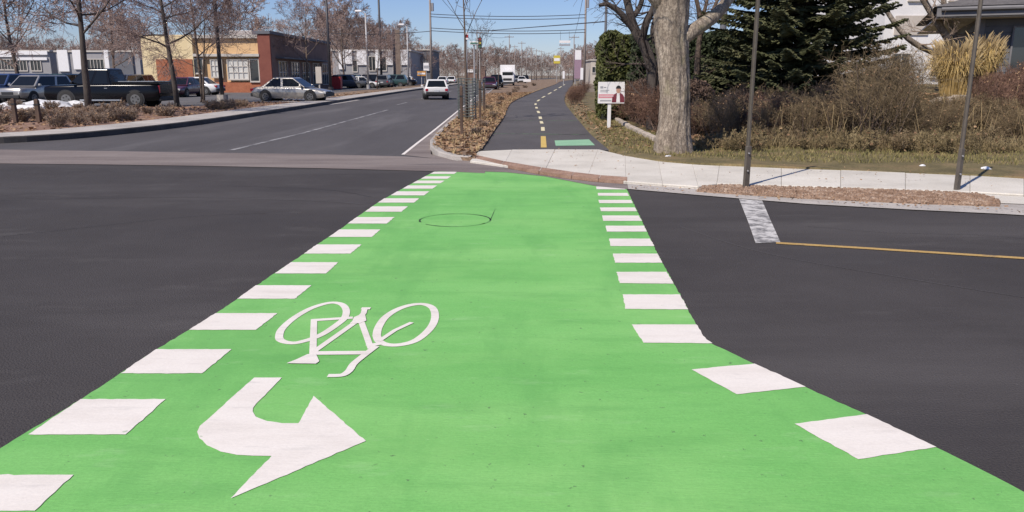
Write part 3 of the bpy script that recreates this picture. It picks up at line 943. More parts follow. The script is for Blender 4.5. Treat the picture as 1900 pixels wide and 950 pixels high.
gl = [(1170, 348), (1300, 356), (1500, 372), (1700, 382), (1900, 391), (1900, 398), (1700, 389), (1500, 378), (1300, 362), (1170, 352)]
leaf_litter(scatter([(p.x, p.y) for p in GL(gl)], 130, 31), lambda x, y: .012, .018, 'gutter_leaves', 'small dead leaves and grit lying in the street gutter', M['leaf_dry'], 33)
leaf_litter(scatter([(p.x, p.y) for p in GL([(900, 280), (1120, 280), (1230, 302), (1500, 315), (1900, 333), (1900, 355), (1500, 343), (1160, 333), (1010, 316)])], 150, 32), lambda x, y: .052, .016, 'footway_leaves', 'few small dead leaves blown over the pale footway', M['leaf_dry'], 34)


# ------------------------------------------------------------------ bare trees and shrubs
def perp(d, r_):
    a = Vector((r_.gauss(0, 1), r_.gauss(0, 1), r_.gauss(0, 1)))
    a = a - d * a.dot(d)
    return a.normalized()


def branch(mbs, p, d, L, r, lvl, maxl, cfg, r_):
    n = cfg['seg'][lvl]
    pts, rad = [p.copy()], [r]
    dd = d.copy()
    end = cfg['tip'][lvl]
    for i in range(n):
        dd = (dd + perp(dd, r_) * cfg['wob'][lvl] + Vector((0, 0, cfg['up'][lvl]))).normalized()
        p = p + dd * (L / n)
        pts.append(p.copy()); rad.append(r * (1 - (1 - end) * (i + 1) / n))
    rad = [max(q, cfg.get('rmin', .004)) for q in rad]
    mbs[0 if lvl <= cfg.get('split', 1) else 1].tube(pts, rad, cfg['sides'][lvl], cap=lvl == 0)
    if lvl >= maxl:
        return
    k = cfg['kids'][lvl]
    s0 = cfg['start'][lvl]
    for j in range(k):
        t = s0 + (1 - s0) * (j + r_.random()) / k
        f = min(t * n, n - 1e-4)
        i = int(f)
        q = pts[i].lerp(pts[i + 1], f - i)
        rr_ = rad[i] + (rad[i + 1] - rad[i]) * (f - i)
        ax = (pts[i + 1] - pts[i]).normalized()
        a = R(r_.uniform(*cfg['ang'][lvl]))
        if lvl == 0:
            w = 2.4 * j + r_.uniform(-.5, .5)
            sd = Vector((math.cos(w), math.sin(w), 0)); sd = (sd - ax * sd.dot(ax)).normalized()
        else:
            sd = perp(ax, r_)
        nd = (ax * math.cos(a) + sd * math.sin(a)).normalized()
        branch(mbs, q, nd, L * cfg['ratio'][lvl] * (1.15 - .55 * (t - s0) / (1 - s0 + 1e-6)) * r_.uniform(.75, 1.2), min(rr_ * cfg['rr'][lvl], rr_ * .9), lvl + 1, maxl, cfg, r_)


TREE = dict(seg=[7, 5, 4, 3, 2], wob=[.07, .16, .2, .24, .25], up=[.03, .06, .04, .02, 0], tip=[.25, .25, .3, .4, .6], sides=[9, 6, 4, 3, 3], kids=[11, 8, 6, 6, 0], start=[.24, .22, .15, .1, 0],
            ang=[(38, 68), (25, 60), (25, 60), (25, 65), (0, 0)], ratio=[.46, .52, .5, .5, 0], rr=[.48, .5, .5, .55, 0])


def tree_meshes(seed, h, r, cfg, mt, mc, d=(0, 0, 1), maxl=4):
    r_ = random.Random(seed)
    t, c = MB(), MB()
    branch([t, c], Vector((0, 0, -.1)), Vector(d).normalized(), h, r, 0, maxl, cfg, r_)
    for k in range(5):        # root flare
        w = k * 1.26 + .3
        t.tube([(math.cos(w) * r * 1.5, math.sin(w) * r * 1.5, -.12), (math.cos(w) * r * .75, math.sin(w) * r * .75, r * .6), (0, 0, r * 2.4)], [r * .35, r * .4, r * .3], 5)
    return t.mesh('trunk', mt, True), c.mesh('crown', mc)


def plant(name, label, cat, meshes, loc, rz=0, s=1.0, group=None, parts=('trunk', 'crown')):
    o = thing(name, label, cat, loc, rz, group)
    o.scale = (s, s, s) if not isinstance(s, tuple) else s
    for pn, me in zip(parts, meshes):
        obj(pn, me, o)
    return o


NEAR = dict(TREE, rmin=.0065, kids=[15, 9, 7, 6, 0], ratio=[.52, .52, .5, .5, 0], wob=[.045, .14, .2, .24, .25], up=[.03, .03, .03, .02, 0])
tA = tree_meshes(11, 7.0, .145, dict(NEAR, start=[.42, .18, .15, .1, 0], ang=[(48, 80), (25, 60), (25, 60), (25, 65), (0, 0)]), M['bark_dark'], M['twig_mauve'], (.085, 0, 1))
tB = tree_meshes(25, 7.5, .14, dict(NEAR, start=[.30, .18, .15, .1, 0], ang=[(50, 80), (25, 60), (25, 60), (25, 65), (0, 0)]), M['bark_dark'], M['twig_mauve'], (.03, 0, 1))
tC = tree_meshes(37, 7.5, .10, dict(NEAR, rmin=.009, start=[.32, .2, .15, .1, 0], kids=[13, 8, 6, 6, 0]), M['bark_brown'], M['twig_mauve'])
tF = [tree_meshes(50 + k, 10.5, .17, dict(NEAR, rmin=.02, kids=[14, 8, 6, 6, 0], start=[.2, .2, .15, .1, 0], sides=[6, 4, 3, 3, 3]), M['bark_brown'], M['twig_far']) for k in range(3)]
g = G(165, 213, .115); plant('bare_tree', 'bare tree with dark curved trunk in front of the black pickup truck', 'tree', tA, (g.x, g.y, .115), 0)
g = G(329, 196, .115); plant('bare_tree', 'bare tree with wide low branches behind the pickup tailgate', 'tree', tB, (g.x, g.y, .115), 2.0)
g = G(379, 187, .115); plant('bare_tree', 'slim bare tree with dark stem beside the black lamp post', 'tree', tC, (g.x - .1, g.y, .115), 1.0, 1.05)
g = G(391, 188, .115); plant('bare_tree', 'young bare tree with brown trunk before the apricot shop front', 'tree', tC, (g.x, g.y - 1.0, .115), 3.1, .7)
g = G(572, 169, .03); plant('bare_tree', 'slender bare tree in front of the maroon shop corner', 'tree', tC, (g.x, g.y, .03), 4.2, 1.15)
for px, Y, s, lab in ((40, 62, 1.0, 'bare car park tree among the blue cars'), (215, 88, 1.0, 'bare car park tree behind the pickup cab'),
                      (455, 104, 1.0, 'bare tree rising behind the apricot shop roof'), (640, 120, 1.1, 'bare tree in the far verge by the red bin')):
    plant('bare_tree', lab, 'tree', tF[int(px) % 3], (X(px, Y), Y, .02), px * .7, s)
# far rows
GF = 'bare trees closing the far view'
LF = 'bare brown tree in the far belt behind the shops'
for px, Y, s in [(-40, 170, 1.1), (10, 160, .9), (60, 175, 1.0), (110, 165, .9), (165, 180, 1.1), (215, 170, 1.2), (250, 160, 1.2), (420, 150, .85), (520, 170, .9), (600, 150, 1.2), (630, 140, 1.25), (655, 150, 1.2), (672, 165, 1.25),
                 (690, 150, 1.35), (712, 160, 1.3), (735, 150, 1.2), (752, 170, 1.1), (775, 190, 1.0), (800, 210, 1.1), (815, 250, 1.0), (832, 230, 1.0), (850, 260, 1.1), (870, 280, 1.15), (888, 240, .95), (902, 300, 1.3), (918, 260, 1.0),
                 (934, 330, 1.3), (948, 350, 1.3), (962, 380, 1.2), (976, 400, 1.2), (992, 430, 1.2), (1006, 460, 1.2), (1022, 470, 1.2), (1040, 420, 1.2), (1055, 380, 1.2), (1068, 330, 1.2), (1080, 280, 1.1), (1090, 240, 1.0), (1104, 220, 1.0), (1118, 200, .9),
                 (1150, 180, .9)]:
    plant('bare_tree', LF if px < 780 else 'bare brown tree in the far belt at the end of the street', 'tree', tF[int(px * 7 + Y) % 3], (X(px, Y), Y, -.05), px * 1.3, s * rng.uniform(.85, 1.1) * .82, GF if px < 780 else 'bare trees at the street end')
def far_wood(label, x0, x1, Y, depth, h, n, seed):
    nr = np.random.default_rng(seed)
    xx = nr.uniform(x0, x1, n); yy = Y + nr.uniform(0, depth, n)
    top = h * (.75 + .18 * np.sin(xx * .05 + seed) + .12 * np.sin(xx * .21) + .1 * np.sin(xx * .63 + 1))
    zz = top * nr.uniform(0, 1, n) ** .8
    P = np.stack([xx, yy, zz], 1)
    d = np.stack([nr.normal(size=n) * .5, nr.normal(size=n) * .3, np.abs(nr.normal(size=n)) + .3], 1)
    d /= np.linalg.norm(d, axis=1)[:, None]
    L = nr.uniform(.5, 1.6, n)[:, None]
    sd = np.cross(d, nr.normal(size=(n, 3))); sd /= np.linalg.norm(sd, axis=1)[:, None]
    o = obj('far_wood', quads_mesh('far_wood', P, d * L, sd * .05, M['twig_far']))
    return tag(o, label, 'wood', kind='stuff')


far_wood('distant bare wood closing the view at the end of the street', -150, 260, 500, 30, 17, 42000, 1)
far_wood('distant bare wood behind the shops across the car park', -230, -40, 215, 25, 11, 26000, 2)
# verge and median trees
for px, Y, s in ((700, 88, .75), (742, 120, .7), (790, 150, .7), (826, 190, .7)):
    plant('bare_tree', 'young bare tree in the verge along the left kerb of the street', 'tree', tC, (X(px, Y), Y, .1), px, s, 'verge trees along the street')

YT = dict(TREE, start=[.52, .22, .15, .1, 0], kids=[9, 5, 4, 0, 0], ang=[(22, 45), (25, 50), (25, 60), (25, 65), (0, 0)], ratio=[.42, .5, .5, .5, 0])
tY = tree_meshes(73, 5.2, .055, dict(YT, rmin=.008, wob=[.02, .1, .2, .2, .2], kids=[7, 4, 4, 0, 0]), M['bark_brown'], M['twig_dark'], maxl=3)
g = G(867, 222, .07)
plant('young_tree', 'young staked tree with forked crown at the near end of the median', 'tree', tY, (g.x, g.y, .07), .5, 1.0)
for px, py, s in ((893, 190, .8), (925, 166, .85)):
    g = G(px, py, .07)
    plant('young_tree', 'young bare tree further along the median strip', 'tree', tY, (g.x, g.y, .07), px, s, 'median trees')


def guard(px, py, h, rad, label):
    g = G(px, py, .07)
    o = thing('tree_guard', label, 'tree guard', (g.x, g.y, .07))
    b_ = MB()
    for k in range(14):
        w = k * 2 * math.pi / 14
        b_.tube([(rad * math.cos(w), rad * math.sin(w), 0), (rad * math.cos(w), rad * math.sin(w), h)], .012, 3)
    b_.build('upright_wires', M['guard_mesh'], o)
    b_ = MB()
    for k in range(int(h / .1) + 1):
        b_.tube([(rad * math.cos(w * R(25.7)), rad * math.sin(w * R(25.7)), .02 + k * .1) for w in range(15)], .012, 3)
    b_.build('hoop_wires', M['guard_mesh'], o)
    return o


guard(867, 221.5, 1.45, .32, 'green grey wire mesh guard round the nearest median tree')
guard(889, 199.5, 1.4, .3, 'green grey wire mesh guard round the second median tree')


def stake(px, py, h, w, label, z=.07, m='wood_stake'):
    g = G(px, py, z)
    o = thing('stake', label, 'stake', (g.x, g.y, z - .02))
    b_ = MB(); b_.box((0, 0, h / 2), (w, w, h)); b_.build('shaft', M[m], o, bevel=.01, seg=1)
    b_ = MB(); b_.box((0, 0, h + .02), (w * .98, w * .98, .05), taper=.5); b_.build('cut_top', M[m], o)
    b_ = MB(); b_.box((0, 0, h * .82), (w * 1.15, w * 1.15, .04)); b_.build('tie_strap', M['plastic'], o)
    return o


stake(857, 251, 1.25, .075, 'dark wooden stake nearest the median kerb nose')
stake(891, 226, 1.35, .075, 'reddish wooden stake in the median leaf litter')
stake(898, 207, 1.2, .07, 'thin wooden stake beyond the reddish one')
stake(30, 228, .75, .12, 'stubby wooden post in the mulch by the silver car', .115)
stake(73, 227, .72, .13, 'stubby wooden post in the mulch beside the snow patch', .115)

# twig shrubs
SH = dict(seg=[4, 3, 2, 2], wob=[.16, .22, .25, .25], up=[.05, .03, .0, 0], tip=[.35, .4, .5, .5], sides=[3, 3, 3, 3], kids=[7, 5, 3, 0], start=[.2, .15, .15, 0], ang=[(20, 55), (25, 60), (25, 60), (0, 0)],
          ratio=[.5, .5, .5, 0], rr=[.6, .6, .7, 0], split=0)


def shrub_meshes(seed, h, spread, stems, m1, m2, leaves=0, lm=None, r0=.012, maxl=3):
    r_ = random.Random(seed)
    a, b_ = MB(), MB()
    for k in range(stems):
        w = r_.uniform(0, 6.283)
        e = spread * math.sqrt(r_.random())
        d = Vector((math.cos(w) * e, math.sin(w) * e, 1)).normalized()
        branch([a, b_], Vector((math.cos(w) * e * .25 * h, math.sin(w) * e * .25 * h, -.05)), d, h * r_.uniform(.7, 1.1), r0 * r_.uniform(.7, 1.2), 0, maxl, SH, r_)
    out = [a.mesh('stems', m1), b_.mesh('twigs', m2)]
    if leaves:
        nr = np.random.default_rng(seed)
        vv = np.array(b_.v)[nr.integers(0, len(b_.v), leaves)]
        ax, ay = rand_axes(nr, leaves, .03, .018)
        out.append(quads_mesh('dead_leaves', vv + nr.normal(size=(leaves, 3)) * .02, ax, ay, lm))
    return out


sLow = [shrub_meshes(100 + k, .42, 1.0, 20, M['twig_olive'], M['twig_pale'], 60, M['leaf_dry'], .012) for k in range(3)]
sMid = [shrub_meshes(110 + k, 1.5, .6, 24, M['twig'], [M['twig_dark'], M['twig_red'], M['twig_olive']][k], 130, M['leaf_dry'], .014) for k in range(3)]
sTall = [shrub_meshes(120 + k, 2.4, .55, 15, M['twig_pale'] if k else M['twig'], M['twig_olive'], 100, M['leaf_dry'], .017) for k in range(3)]
sLowY = [shrub_meshes(140 + k, .42, 1.2, 9, M['twig_olive'], [M['twig_olive'], M['straw_dull'], M['straw_dull']][k], 10, M['leaf_dry'], .009) for k in range(3)]
SP = ('stems', 'twigs', 'dead_leaves')


def shrub(kind, label, px, Y, s=1.0, group=None, z=None, k=None):
    me = kind[(k if k is not None else int(px * 3 + Y * 7)) % len(kind)]
    x = X(px, Y, .4)
    zz = yard_z(x, Y) if z is None else z
    return plant('shrub', label, 'shrub', me, (x, Y, zz), px * 1.7, s, group, SP)


for i in range(46):
    px = -30 + i * 12.3 + rng.uniform(-5, 5)
    Y = rng.uniform(27, 36) if i % 3 else rng.uniform(23, 27)
    if px > 430: Y = rng.uniform(36, 42)
    while not all(inside(bedL, X(px, Y, .3) + dx, Y + dy) for dx, dy in ((1.0, 0), (-.3, 0), (0, -.9))):
        px -= 14
    shrub(sLow, 'low leafless shrub with dead leaves in the roadside mulch bed', px, Y, rng.uniform(.6, 1.05), 'low shrubs of the roadside bed', .11)
for px, Y, s in ((897, 24, .5), (884, 21, .45), (915, 30, .5), (905, 36, .6), (930, 50, .7), (945, 62, .8), (960, 85, 1), (925, 42, .5), (975, 100, 1), (990, 120, 1.1), (955, 74, .9)):
    shrub(sLow, 'low brown dead shrub on the leafy median strip', px, Y, s, 'median shrubs', .06)
for px, Y, s in ((1064, 42, .8), (1072, 45, .9), (1070, 52, .8), (1082, 60, 1.0)):
    shrub(sMid, 'rust brown shrub at the grassy edge of the cycle path', px, Y, s * .62, 'shrubs by the path edge', None, 1)

GY = 'brown shrubs in the yard'
for i in range(44):
    px = 1285 + i * 8.4 + rng.uniform(-8, 8)
    Y = rng.uniform(18.6, 22.5)
    kk = i % 3 if i % 5 else 0
    shrub(sMid, ('dark twiggy', 'reddish twiggy', 'olive brown twiggy')[kk] + ' leafless shrub under the spruce in the yard', px, Y, rng.uniform(.42, .66), ('dark ', 'reddish ', 'olive ')[kk] + GY, None, kk)
for i in range(48):
    px = 1300 + rng.uniform(0, 620)
    Y = rng.uniform(16.2, 18.4) - max(0, px - 1500) * .0022
    shrub(sLowY, 'low dry twiggy plant in the rough grass behind the lawn strip', px, Y, rng.uniform(.4, 1.2), 'low dry plants of the rough grass')
for px, Y, s, k in ((1612, 19.2, .74, 1), (1636, 20, .72, 2), (1585, 20.4, .6, 2), (1672, 20.6, .55, 2)):
    shrub(sTall, 'tall pale twiggy shrub between the spruce and golden grass', px, Y, s, 'tall pale shrubs', None, k)
for i in range(26):
    px = 1690 + rng.uniform(0, 270); Y = rng.uniform(17.6, 20.5)
    shrub(sMid, 'pale brown shrub on the bank below the golden grass', px, Y, rng.uniform(.3, .5), 'bank shrubs', None, 2)
for i in range(16):
    px = 1822 + rng.uniform(0, 160); Y = rng.uniform(19.5, 23)
    shrub(sMid, 'reddish twiggy shrub in front of the grey house', px, Y, rng.uniform(.42, .68), 'shrubs before the house', None, 1)


blades(scatter([(5.5, 17.2), (16, 15.2), (18.5, 20), (8, 21.5)], 260, 77), yard_z, .8, .007, 'dry_stalks', M['straw'], 'thin dry stalks standing up through the shrubs on the bank', 'stalks', 14, .5, 2)


for px, Y, s_ in ((1330, 18.2, .42), (1420, 18.0, .4), (1490, 17.9, .46), (1545, 18.3, .42), (1608, 17.6, .72), (1655, 17.9, .5)):
    shrub(sTall, 'thin pale stemmed bare shrub in front of the dark brown shrubs', px, Y, s_, 'pale stemmed shrubs', None, 3 + (px % 2))


# clipped hedges
def hedge(name, label, px0, px1, Y, depth, ztop, n, leafm, corem, size, seed, rnd=.25, group=None, ends=None):
    x0, x1 = X(px0, Y), X(px1, Y)
    cx_, w, cy_ = (x0 + x1) / 2, x1 - x0, Y + depth / 2
    rz = 0
    if ends:
        a, b = ends
        w = (b - a).length
        rz = math.atan2(b.y - a.y, b.x - a.x)
        cx_, cy_ = (a.x + b.x) / 2 - math.sin(rz) * depth / 2, (a.y + b.y) / 2 + math.cos(rz) * depth / 2
    zb = yard_z(cx_, Y) - .05
    h = ztop - zb
    o = thing(name, label, 'hedge', (cx_, cy_, zb), rz, group)
    nr = np.random.default_rng(seed)
    # points on a rounded, uneven block
    u = nr.uniform(-1, 1, (n, 3))
    ax_i = nr.integers(0, 5, n)
    f = np.where(ax_i == 4, 2, ax_i % 2)
    sg = np.where(ax_i < 2, -1, 1); sg = np.where(ax_i == 4, 1, sg)
    u[np.arange(n), f] = sg
    q = u.copy()
    nrm = (np.abs(q) ** 6).sum(1) ** (1 / 6)
    q = q / nrm[:, None]
    bumpy = 1 + rnd * .35 * (np.sin(q[:, 0] * w * 3.1 + seed) * np.sin(q[:, 2] * h * 2.7 + seed * 2) + .6 * np.sin(q[:, 0] * w * 6.3) * np.sin(q[:, 2] * h * 5 + 1) - .3) * .6
    dep = 1 - np.abs(nr.normal(size=n)) * .07
    q = q * (bumpy * dep)[:, None]
    P = q * np.array([w / 2, depth / 2, h / 2]) + np.array([0, 0, h / 2])
    ax, ay = rand_axes(nr, n, size, size * .55)
    obj('foliage', quads_mesh('foliage', P, ax, ay, leafm), o)
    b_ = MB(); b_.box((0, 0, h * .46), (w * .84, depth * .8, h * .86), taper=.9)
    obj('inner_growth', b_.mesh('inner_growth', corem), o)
    for k in range(max(2, int(w / .7))):
        xx = -w / 2 + w * (k + .5) / max(2, int(w / .7))
        b_ = MB(); b_.tube([(xx, 0, -.05), (xx + .05, .05, h * .5)], [.06, .03], 5)
        obj('stem', b_.mesh('stem', M['bark_dark']), o)
    return o


hedge('cedar_hedge', 'yellow green cedar hedge standing behind the property sign', 1113, 1182, 27, 2.2, Z(58, 27), 11000, M['cedar'], M['hedge_core'], .06, 3)
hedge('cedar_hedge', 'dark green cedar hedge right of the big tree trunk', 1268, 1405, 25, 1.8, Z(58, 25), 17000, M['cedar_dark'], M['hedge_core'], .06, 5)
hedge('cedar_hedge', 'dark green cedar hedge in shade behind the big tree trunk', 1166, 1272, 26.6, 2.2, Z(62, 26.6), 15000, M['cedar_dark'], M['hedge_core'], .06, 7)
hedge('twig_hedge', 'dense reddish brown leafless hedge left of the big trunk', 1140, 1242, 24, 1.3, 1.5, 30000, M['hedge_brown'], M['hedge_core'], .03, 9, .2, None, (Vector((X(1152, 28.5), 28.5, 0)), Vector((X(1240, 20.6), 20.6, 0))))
for i in range(9):
    t_ = (i + .5) / 9
    Y = 28.3 - t_ * 7.6
    shrub(sMid, 'reddish leafless shrub growing out of the low brown hedge', 1158 + t_ * 84, Y, .72, 'hedge shrubs', None, 1)


# spruce
def spruce(loc, h, rad, label, seed=4):
    r_ = random.Random(seed)
    nr = np.random.default_rng(seed)
    o = thing('spruce_tree', label, 'tree', loc)
    t = MB(); t.tube([(0, 0, -.1), (.03, 0, h * .5), (0, .02, h)], [.17, .1, .02], 8); t.build('trunk', M['bark_dark'], o, True)
    br = MB()
    cen, ax, ay = [], [], []
    z = .8
    while z < h - .3:
        f = 1 - (z - .4) / h
        nb = 10 if z < 4.5 else 7
        w0 = r_.uniform(0, 6)
        for k in range(nb):
            w = w0 + k * 2 * math.pi / nb + r_.uniform(-.2, .2)
            L = rad * (min(1.0, f * 1.35) ** .8) * r_.uniform(.7, 1.15)
            dirh = Vector((math.cos(w), math.sin(w), 0))
            side = Vector((-math.sin(w), math.cos(w), 0))
            droop = r_.uniform(.12, .3)
            pts = []
            for i in range(6):
                s_ = i / 5
                pts.append(Vector((0, 0, z + r_.uniform(-.02, .02))) + dirh * (L * s_) + Vector((0, 0, -droop * L * math.sin(s_ * 2.2) * .6 + .10 * L * s_ * s_)) + side * r_.uniform(-.04, .04))
            br.tube(pts, [.028, .024, .02, .015, .01, .005], 3, False)
            step = .06 if z < 4.5 else .12
            s_ = .16
            while s_ < 1:
                i = min(int(s_ * 5), 4)
                q = pts[i].lerp(pts[i + 1], s_ * 5 - i)
                for sgn in (-1, 1):
                    tl = (.10 + .42 * (1 - s_) ** .7 * min(1, s_ * 4)) * r_.uniform(.6, 1.15)
                    td = (side * sgn + dirh * r_.uniform(.4, .9) + Vector((0, 0, r_.uniform(-.55, .0)))).normalized()
                    # a shoot: a few needle sprays in a row
                    for m_ in range(2):
                        c = q + td * tl * (m_ * .5 + .25)
                        wv = td.cross(Vector((r_.gauss(0, .5), r_.gauss(0, .5), 1))).normalized()
                        cen.append(c); ax.append(td * tl * .30); ay.append(wv * r_.uniform(.022, .042))
                        wv2 = td.cross(wv)
                        cen.append(c); ax.append(td * tl * .28); ay.append(wv2 * r_.uniform(.015, .032))
                s_ += step / L
        z += .21 if z < 4.5 else .4
    tag(br.build('branches', M['bark_dark'], o), kind='stuff')
    obj('needles', quads_mesh('needles', np.array(cen), np.array(ax), np.array(ay), M['spruce']), o)
    return o


xs = X(1474, 22.4)
spruce((xs, 22.4, yard_z(xs, 22.4) - .1), 9.5, 2.55, 'broad dark spruce with drooping layered branches above the brown shrubs')
xs = X(1385, 25.6)
spruce((xs, 24.2, yard_z(xs, 24.2) - .1), 3.4, 1.7, 'low dark young spruce between the cedar hedge and the broad spruce', 8)

# big old tree
r_ = random.Random(5)
base = G(1250, 284, .06)
big = thing('big_tree', 'thick old tree trunk with furrowed grey bark on the lawn corner', 'tree', (base.x, base.y, .05))


def bark_tube(mb_, pts, rad, n, rough, seed):
    P = smooth_line([Vector(p) for p in pts], 12)
    k = len(pts) - 1
    rr_ = []
    for i in range(len(P)):
        f = min(i / 12, k - 1e-6); j = int(f)
        rr_.append(rad[j] + (rad[j + 1] - rad[j]) * (f - j))
    o0 = len(mb_.v)
    rnd = random.Random(seed)
    ph = [rnd.uniform(0, 6.28) for _ in range(8)]
    for i, p in enumerate(P):
        t = (P[min(i + 1, len(P) - 1)] - P[max(i - 1, 0)]).normalized()
        a = t.cross(Vector((.1, 1, .1))).normalized(); b = a.cross(t)
        for q in range(n):
            w = 2 * math.pi * q / n
            zz = p.z
            d = .5 * math.sin(11 * w + ph[0] + 1.3 * math.sin(zz * 2.1 + ph[1])) + .35 * math.sin(19 * w + ph[2] + 2 * math.sin(zz * 3.3 + ph[3])) + .35 * math.sin(3 * w + zz * .9 + ph[4]) + rnd.uniform(-.4, .4)
            d += .3 * math.sin(zz * 9 + 4 * w + ph[5])
            rr2 = rr_[i] * (1 + rough * d)
            mb_.v.append(tuple(p + (a * math.cos(w) + b * math.sin(w)) * rr2))
    for i in range(len(P) - 1):
        for q in range(n):
            q2 = (q + 1) % n
            mb_.f.append((o0 + i * n + q, o0 + i * n + q2, o0 + (i + 1) * n + q2, o0 + (i + 1) * n + q)); mb_.mi.append(0)


Yt = base.y
def tp(px, py, Y=None):
    Y = Y or Yt
    return Vector((X(px, Y, Z(py, Y)) - base.x, Y - base.y, Z(py, Y) - .05))


mb = MB()
bark_tube(mb, [(0, 0, -.15), tp(1249, 262), tp(1251, 225), tp(1252, 170), tp(1249, 110), tp(1245, 60), tp(1246, 10), tp(1248, -50), tp(1240, -160), tp(1235, -300)], [.43, .36, .31, .295, .305, .325, .345, .36, .27, .2], 72, .05, 3)
mb.build('trunk', M['bark'], big, True)
limbs = [([tp(1258, 75), tp(1290, 55), tp(1330, 25, Yt + .3), tp(1362, -15, Yt + .6), tp(1420, -90, Yt + 1)], [.17, .14, .12, .11, .07]),
         ([tp(1240, 20), tp(1200, -25, Yt - .2), tp(1150, -90, Yt - .5), tp(1090, -190, Yt - .8)], [.17, .14, .11, .07]),
         ([tp(1256, -20), tp(1290, -80, Yt - .4), tp(1350, -170, Yt - .9)], [.16, .12, .07])]
for P, r0 in limbs:
    mb = MB(); bark_tube(mb, P, r0, 20, .05, 9); mb.build('limb', M['bark'], big, True)
mb = MB(); mc = MB()
cf = dict(TREE, kids=[7, 6, 5, 0, 0], start=[.15, .15, .15, .1, 0], split=0)
for k in range(9):
    p0 = limbs[k % 3][0][-1].lerp(limbs[k % 3][0][-2], rng.random() * .8) if k < 6 else tp(1238, -230 - 10 * k)
    branch([mb, mc], p0, Vector((rng.uniform(-1, 1), rng.uniform(-1, 1), rng.uniform(.4, 1.2))).normalized(), 3.2, .07, 0, 3, cf, random.Random(90 + k))
tag(mb.build('branches', M['bark'], big, True), kind='stuff'); mc.build('crown', M['twig'], big)

# dark crooked trees behind the trunk, and the smooth multi-stemmed tree by the house
def limb_tree(name, label, Y, basepx, paths, m, mt, twigs, seed):
    bx, by = basepx
    x0 = X(bx, Y, Z(by, Y)); z0 = yard_z(x0, Y)
    o = thing(name, label, 'tree', (x0, Y, z0))
    t, c_ = MB(), MB()
    rr_ = random.Random(seed)
    for k, (pp, rad) in enumerate(paths):
        P = []
        for i, (px, py, dy) in enumerate(pp):
            zz = Z(py, Y + dy)
            P.append(Vector((X(px, Y + dy, zz) - x0, dy, zz - z0)))
        if k == 0: P = [Vector((0, 0, -.1))] + P; rad = [rad[0] * 1.15] + list(rad)
        bark_tube(t, P, rad, 12, .05, seed + k)
        for j in range(twigs):
            i = rr_.randrange(1, len(P))
            q = P[i - 1].lerp(P[i], rr_.random())
            branch([c_, c_], q, Vector((rr_.uniform(-1, 1), rr_.uniform(-1, 1), rr_.uniform(-.1, 1))).normalized(), rr_.uniform(.8, 1.7), rad[i] * .3, 1, 3, dict(TREE, kids=[0, 6, 5, 0, 0]), rr_)
    t.build('trunk', m, o, True)
    c_.build('crown', mt, o)
    return o


limb_tree('gnarled_tree', 'dark gnarled tree with crooked limbs behind the big trunk', 22.5, (1215, 165),
          [([(1212, 150, 0), (1200, 95, 0), (1178, 55, 0), (1168, 20, 0), (1150, -60, .3)], [.17, .15, .13, .11, .07]),
           ([(1178, 58, 0), (1152, 25, -.2), (1128, 8, -.3), (1112, 10, -.4)], [.1, .08, .06, .04]),
           ([(1190, 78, 0), (1200, 40, -.2), (1215, 5, -.3), (1205, -50, -.3)], [.12, .1, .09, .06]),
           ([(1172, 35, 0), (1190, 5, .2), (1195, -50, .3)], [.08, .07, .05]),
           ([(1212, 150, 0), (1226, 100, .3), (1212, 60, .5), (1225, 10, .7)], [.13, .11, .09, .07])], M['bark_dark'], M['twig_dark'], 7, 31)
limb_tree('gnarled_tree', 'dark forked tree showing between big trunk and spruce', 23.5, (1290, 180),
          [([(1292, 150, 0), (1296, 90, 0), (1300, 40, 0), (1285, -30, 0)], [.09, .08, .07, .05]), ([(1298, 70, 0), (1322, 20, 0), (1345, -30, 0)], [.06, .05, .04]),
           ([(1300, 45, 0), (1312, 0, 0), (1318, -50, 0)], [.06, .05, .04])], M['bark_brown'], M['twig'], 5, 37)
limb_tree('smooth_tree', 'smooth barked tree with leaning grey limbs beside the house', 26.0, (1768, 120),
          [([(1768, 100, 0), (1762, 78, 0), (1735, 35, 0), (1706, -15, 0), (1690, -60, 0)], [.13, .125, .11, .09, .07]),
           ([(1768, 95, 0), (1770, 60, .2), (1752, 10, .2), (1745, -60, .2)], [.11, .10, .08, .06]),
           ([(1768, 110, 0), (1735, 98, -.2), (1700, 82, -.3), (1672, 58, -.4), (1640, 10, -.4), (1625, -40, -.4)], [.11, .10, .09, .08, .07, .05]),
           ([(1742, 48, 0), (1765, 18, .2), (1790, 0, .3), (1830, -40, .3)], [.06, .055, .05, .04])], M['bark'], M['twig_pale'], 3, 41)


# ornamental grass, stones, edging, litter
def golden(px, Y, h, spread, n, label, seed):
    x0 = X(px, Y, 1); z0 = yard_z(x0, Y)
    o = thing('ornamental_grass', label, 'grass', (x0, Y, z0 - .05))
    rr_ = random.Random(seed)
    bl, pl = MB(), MB()
    for k in range(n):
        w = rr_.uniform(0, 6.283); e = spread * math.sqrt(rr_.random()); hh = h * rr_.uniform(.7, 1.05)
        c, s_ = math.cos(w), math.sin(w)
        b0 = Vector((c * e * .55, s_ * e * .55, 0))
        P = [b0, b0 + Vector((c * e * .25, s_ * e * .25, hh * .5)), b0 + Vector((c * e * .5, s_ * e * .5, hh * rr_.uniform(.7, .88))), b0 + Vector((c * e * rr_.uniform(.6, 1.3), s_ * e * rr_.uniform(.6, 1.3), hh * rr_.uniform(.45, .95)))]
        bl.tube(P, [.010, .010, .008, .004], 3, False)
        if rr_.random() < .35:
            pl.tube([P[2], P[2] + Vector((c * .05, s_ * .05, .16)), P[2] + Vector((c * .14, s_ * .14, .28))], [.008, .02, .006], 3, False)
    bl.build('blades', M['gold_grass'], o); pl.build('plumes', M['straw'], o)
    return o


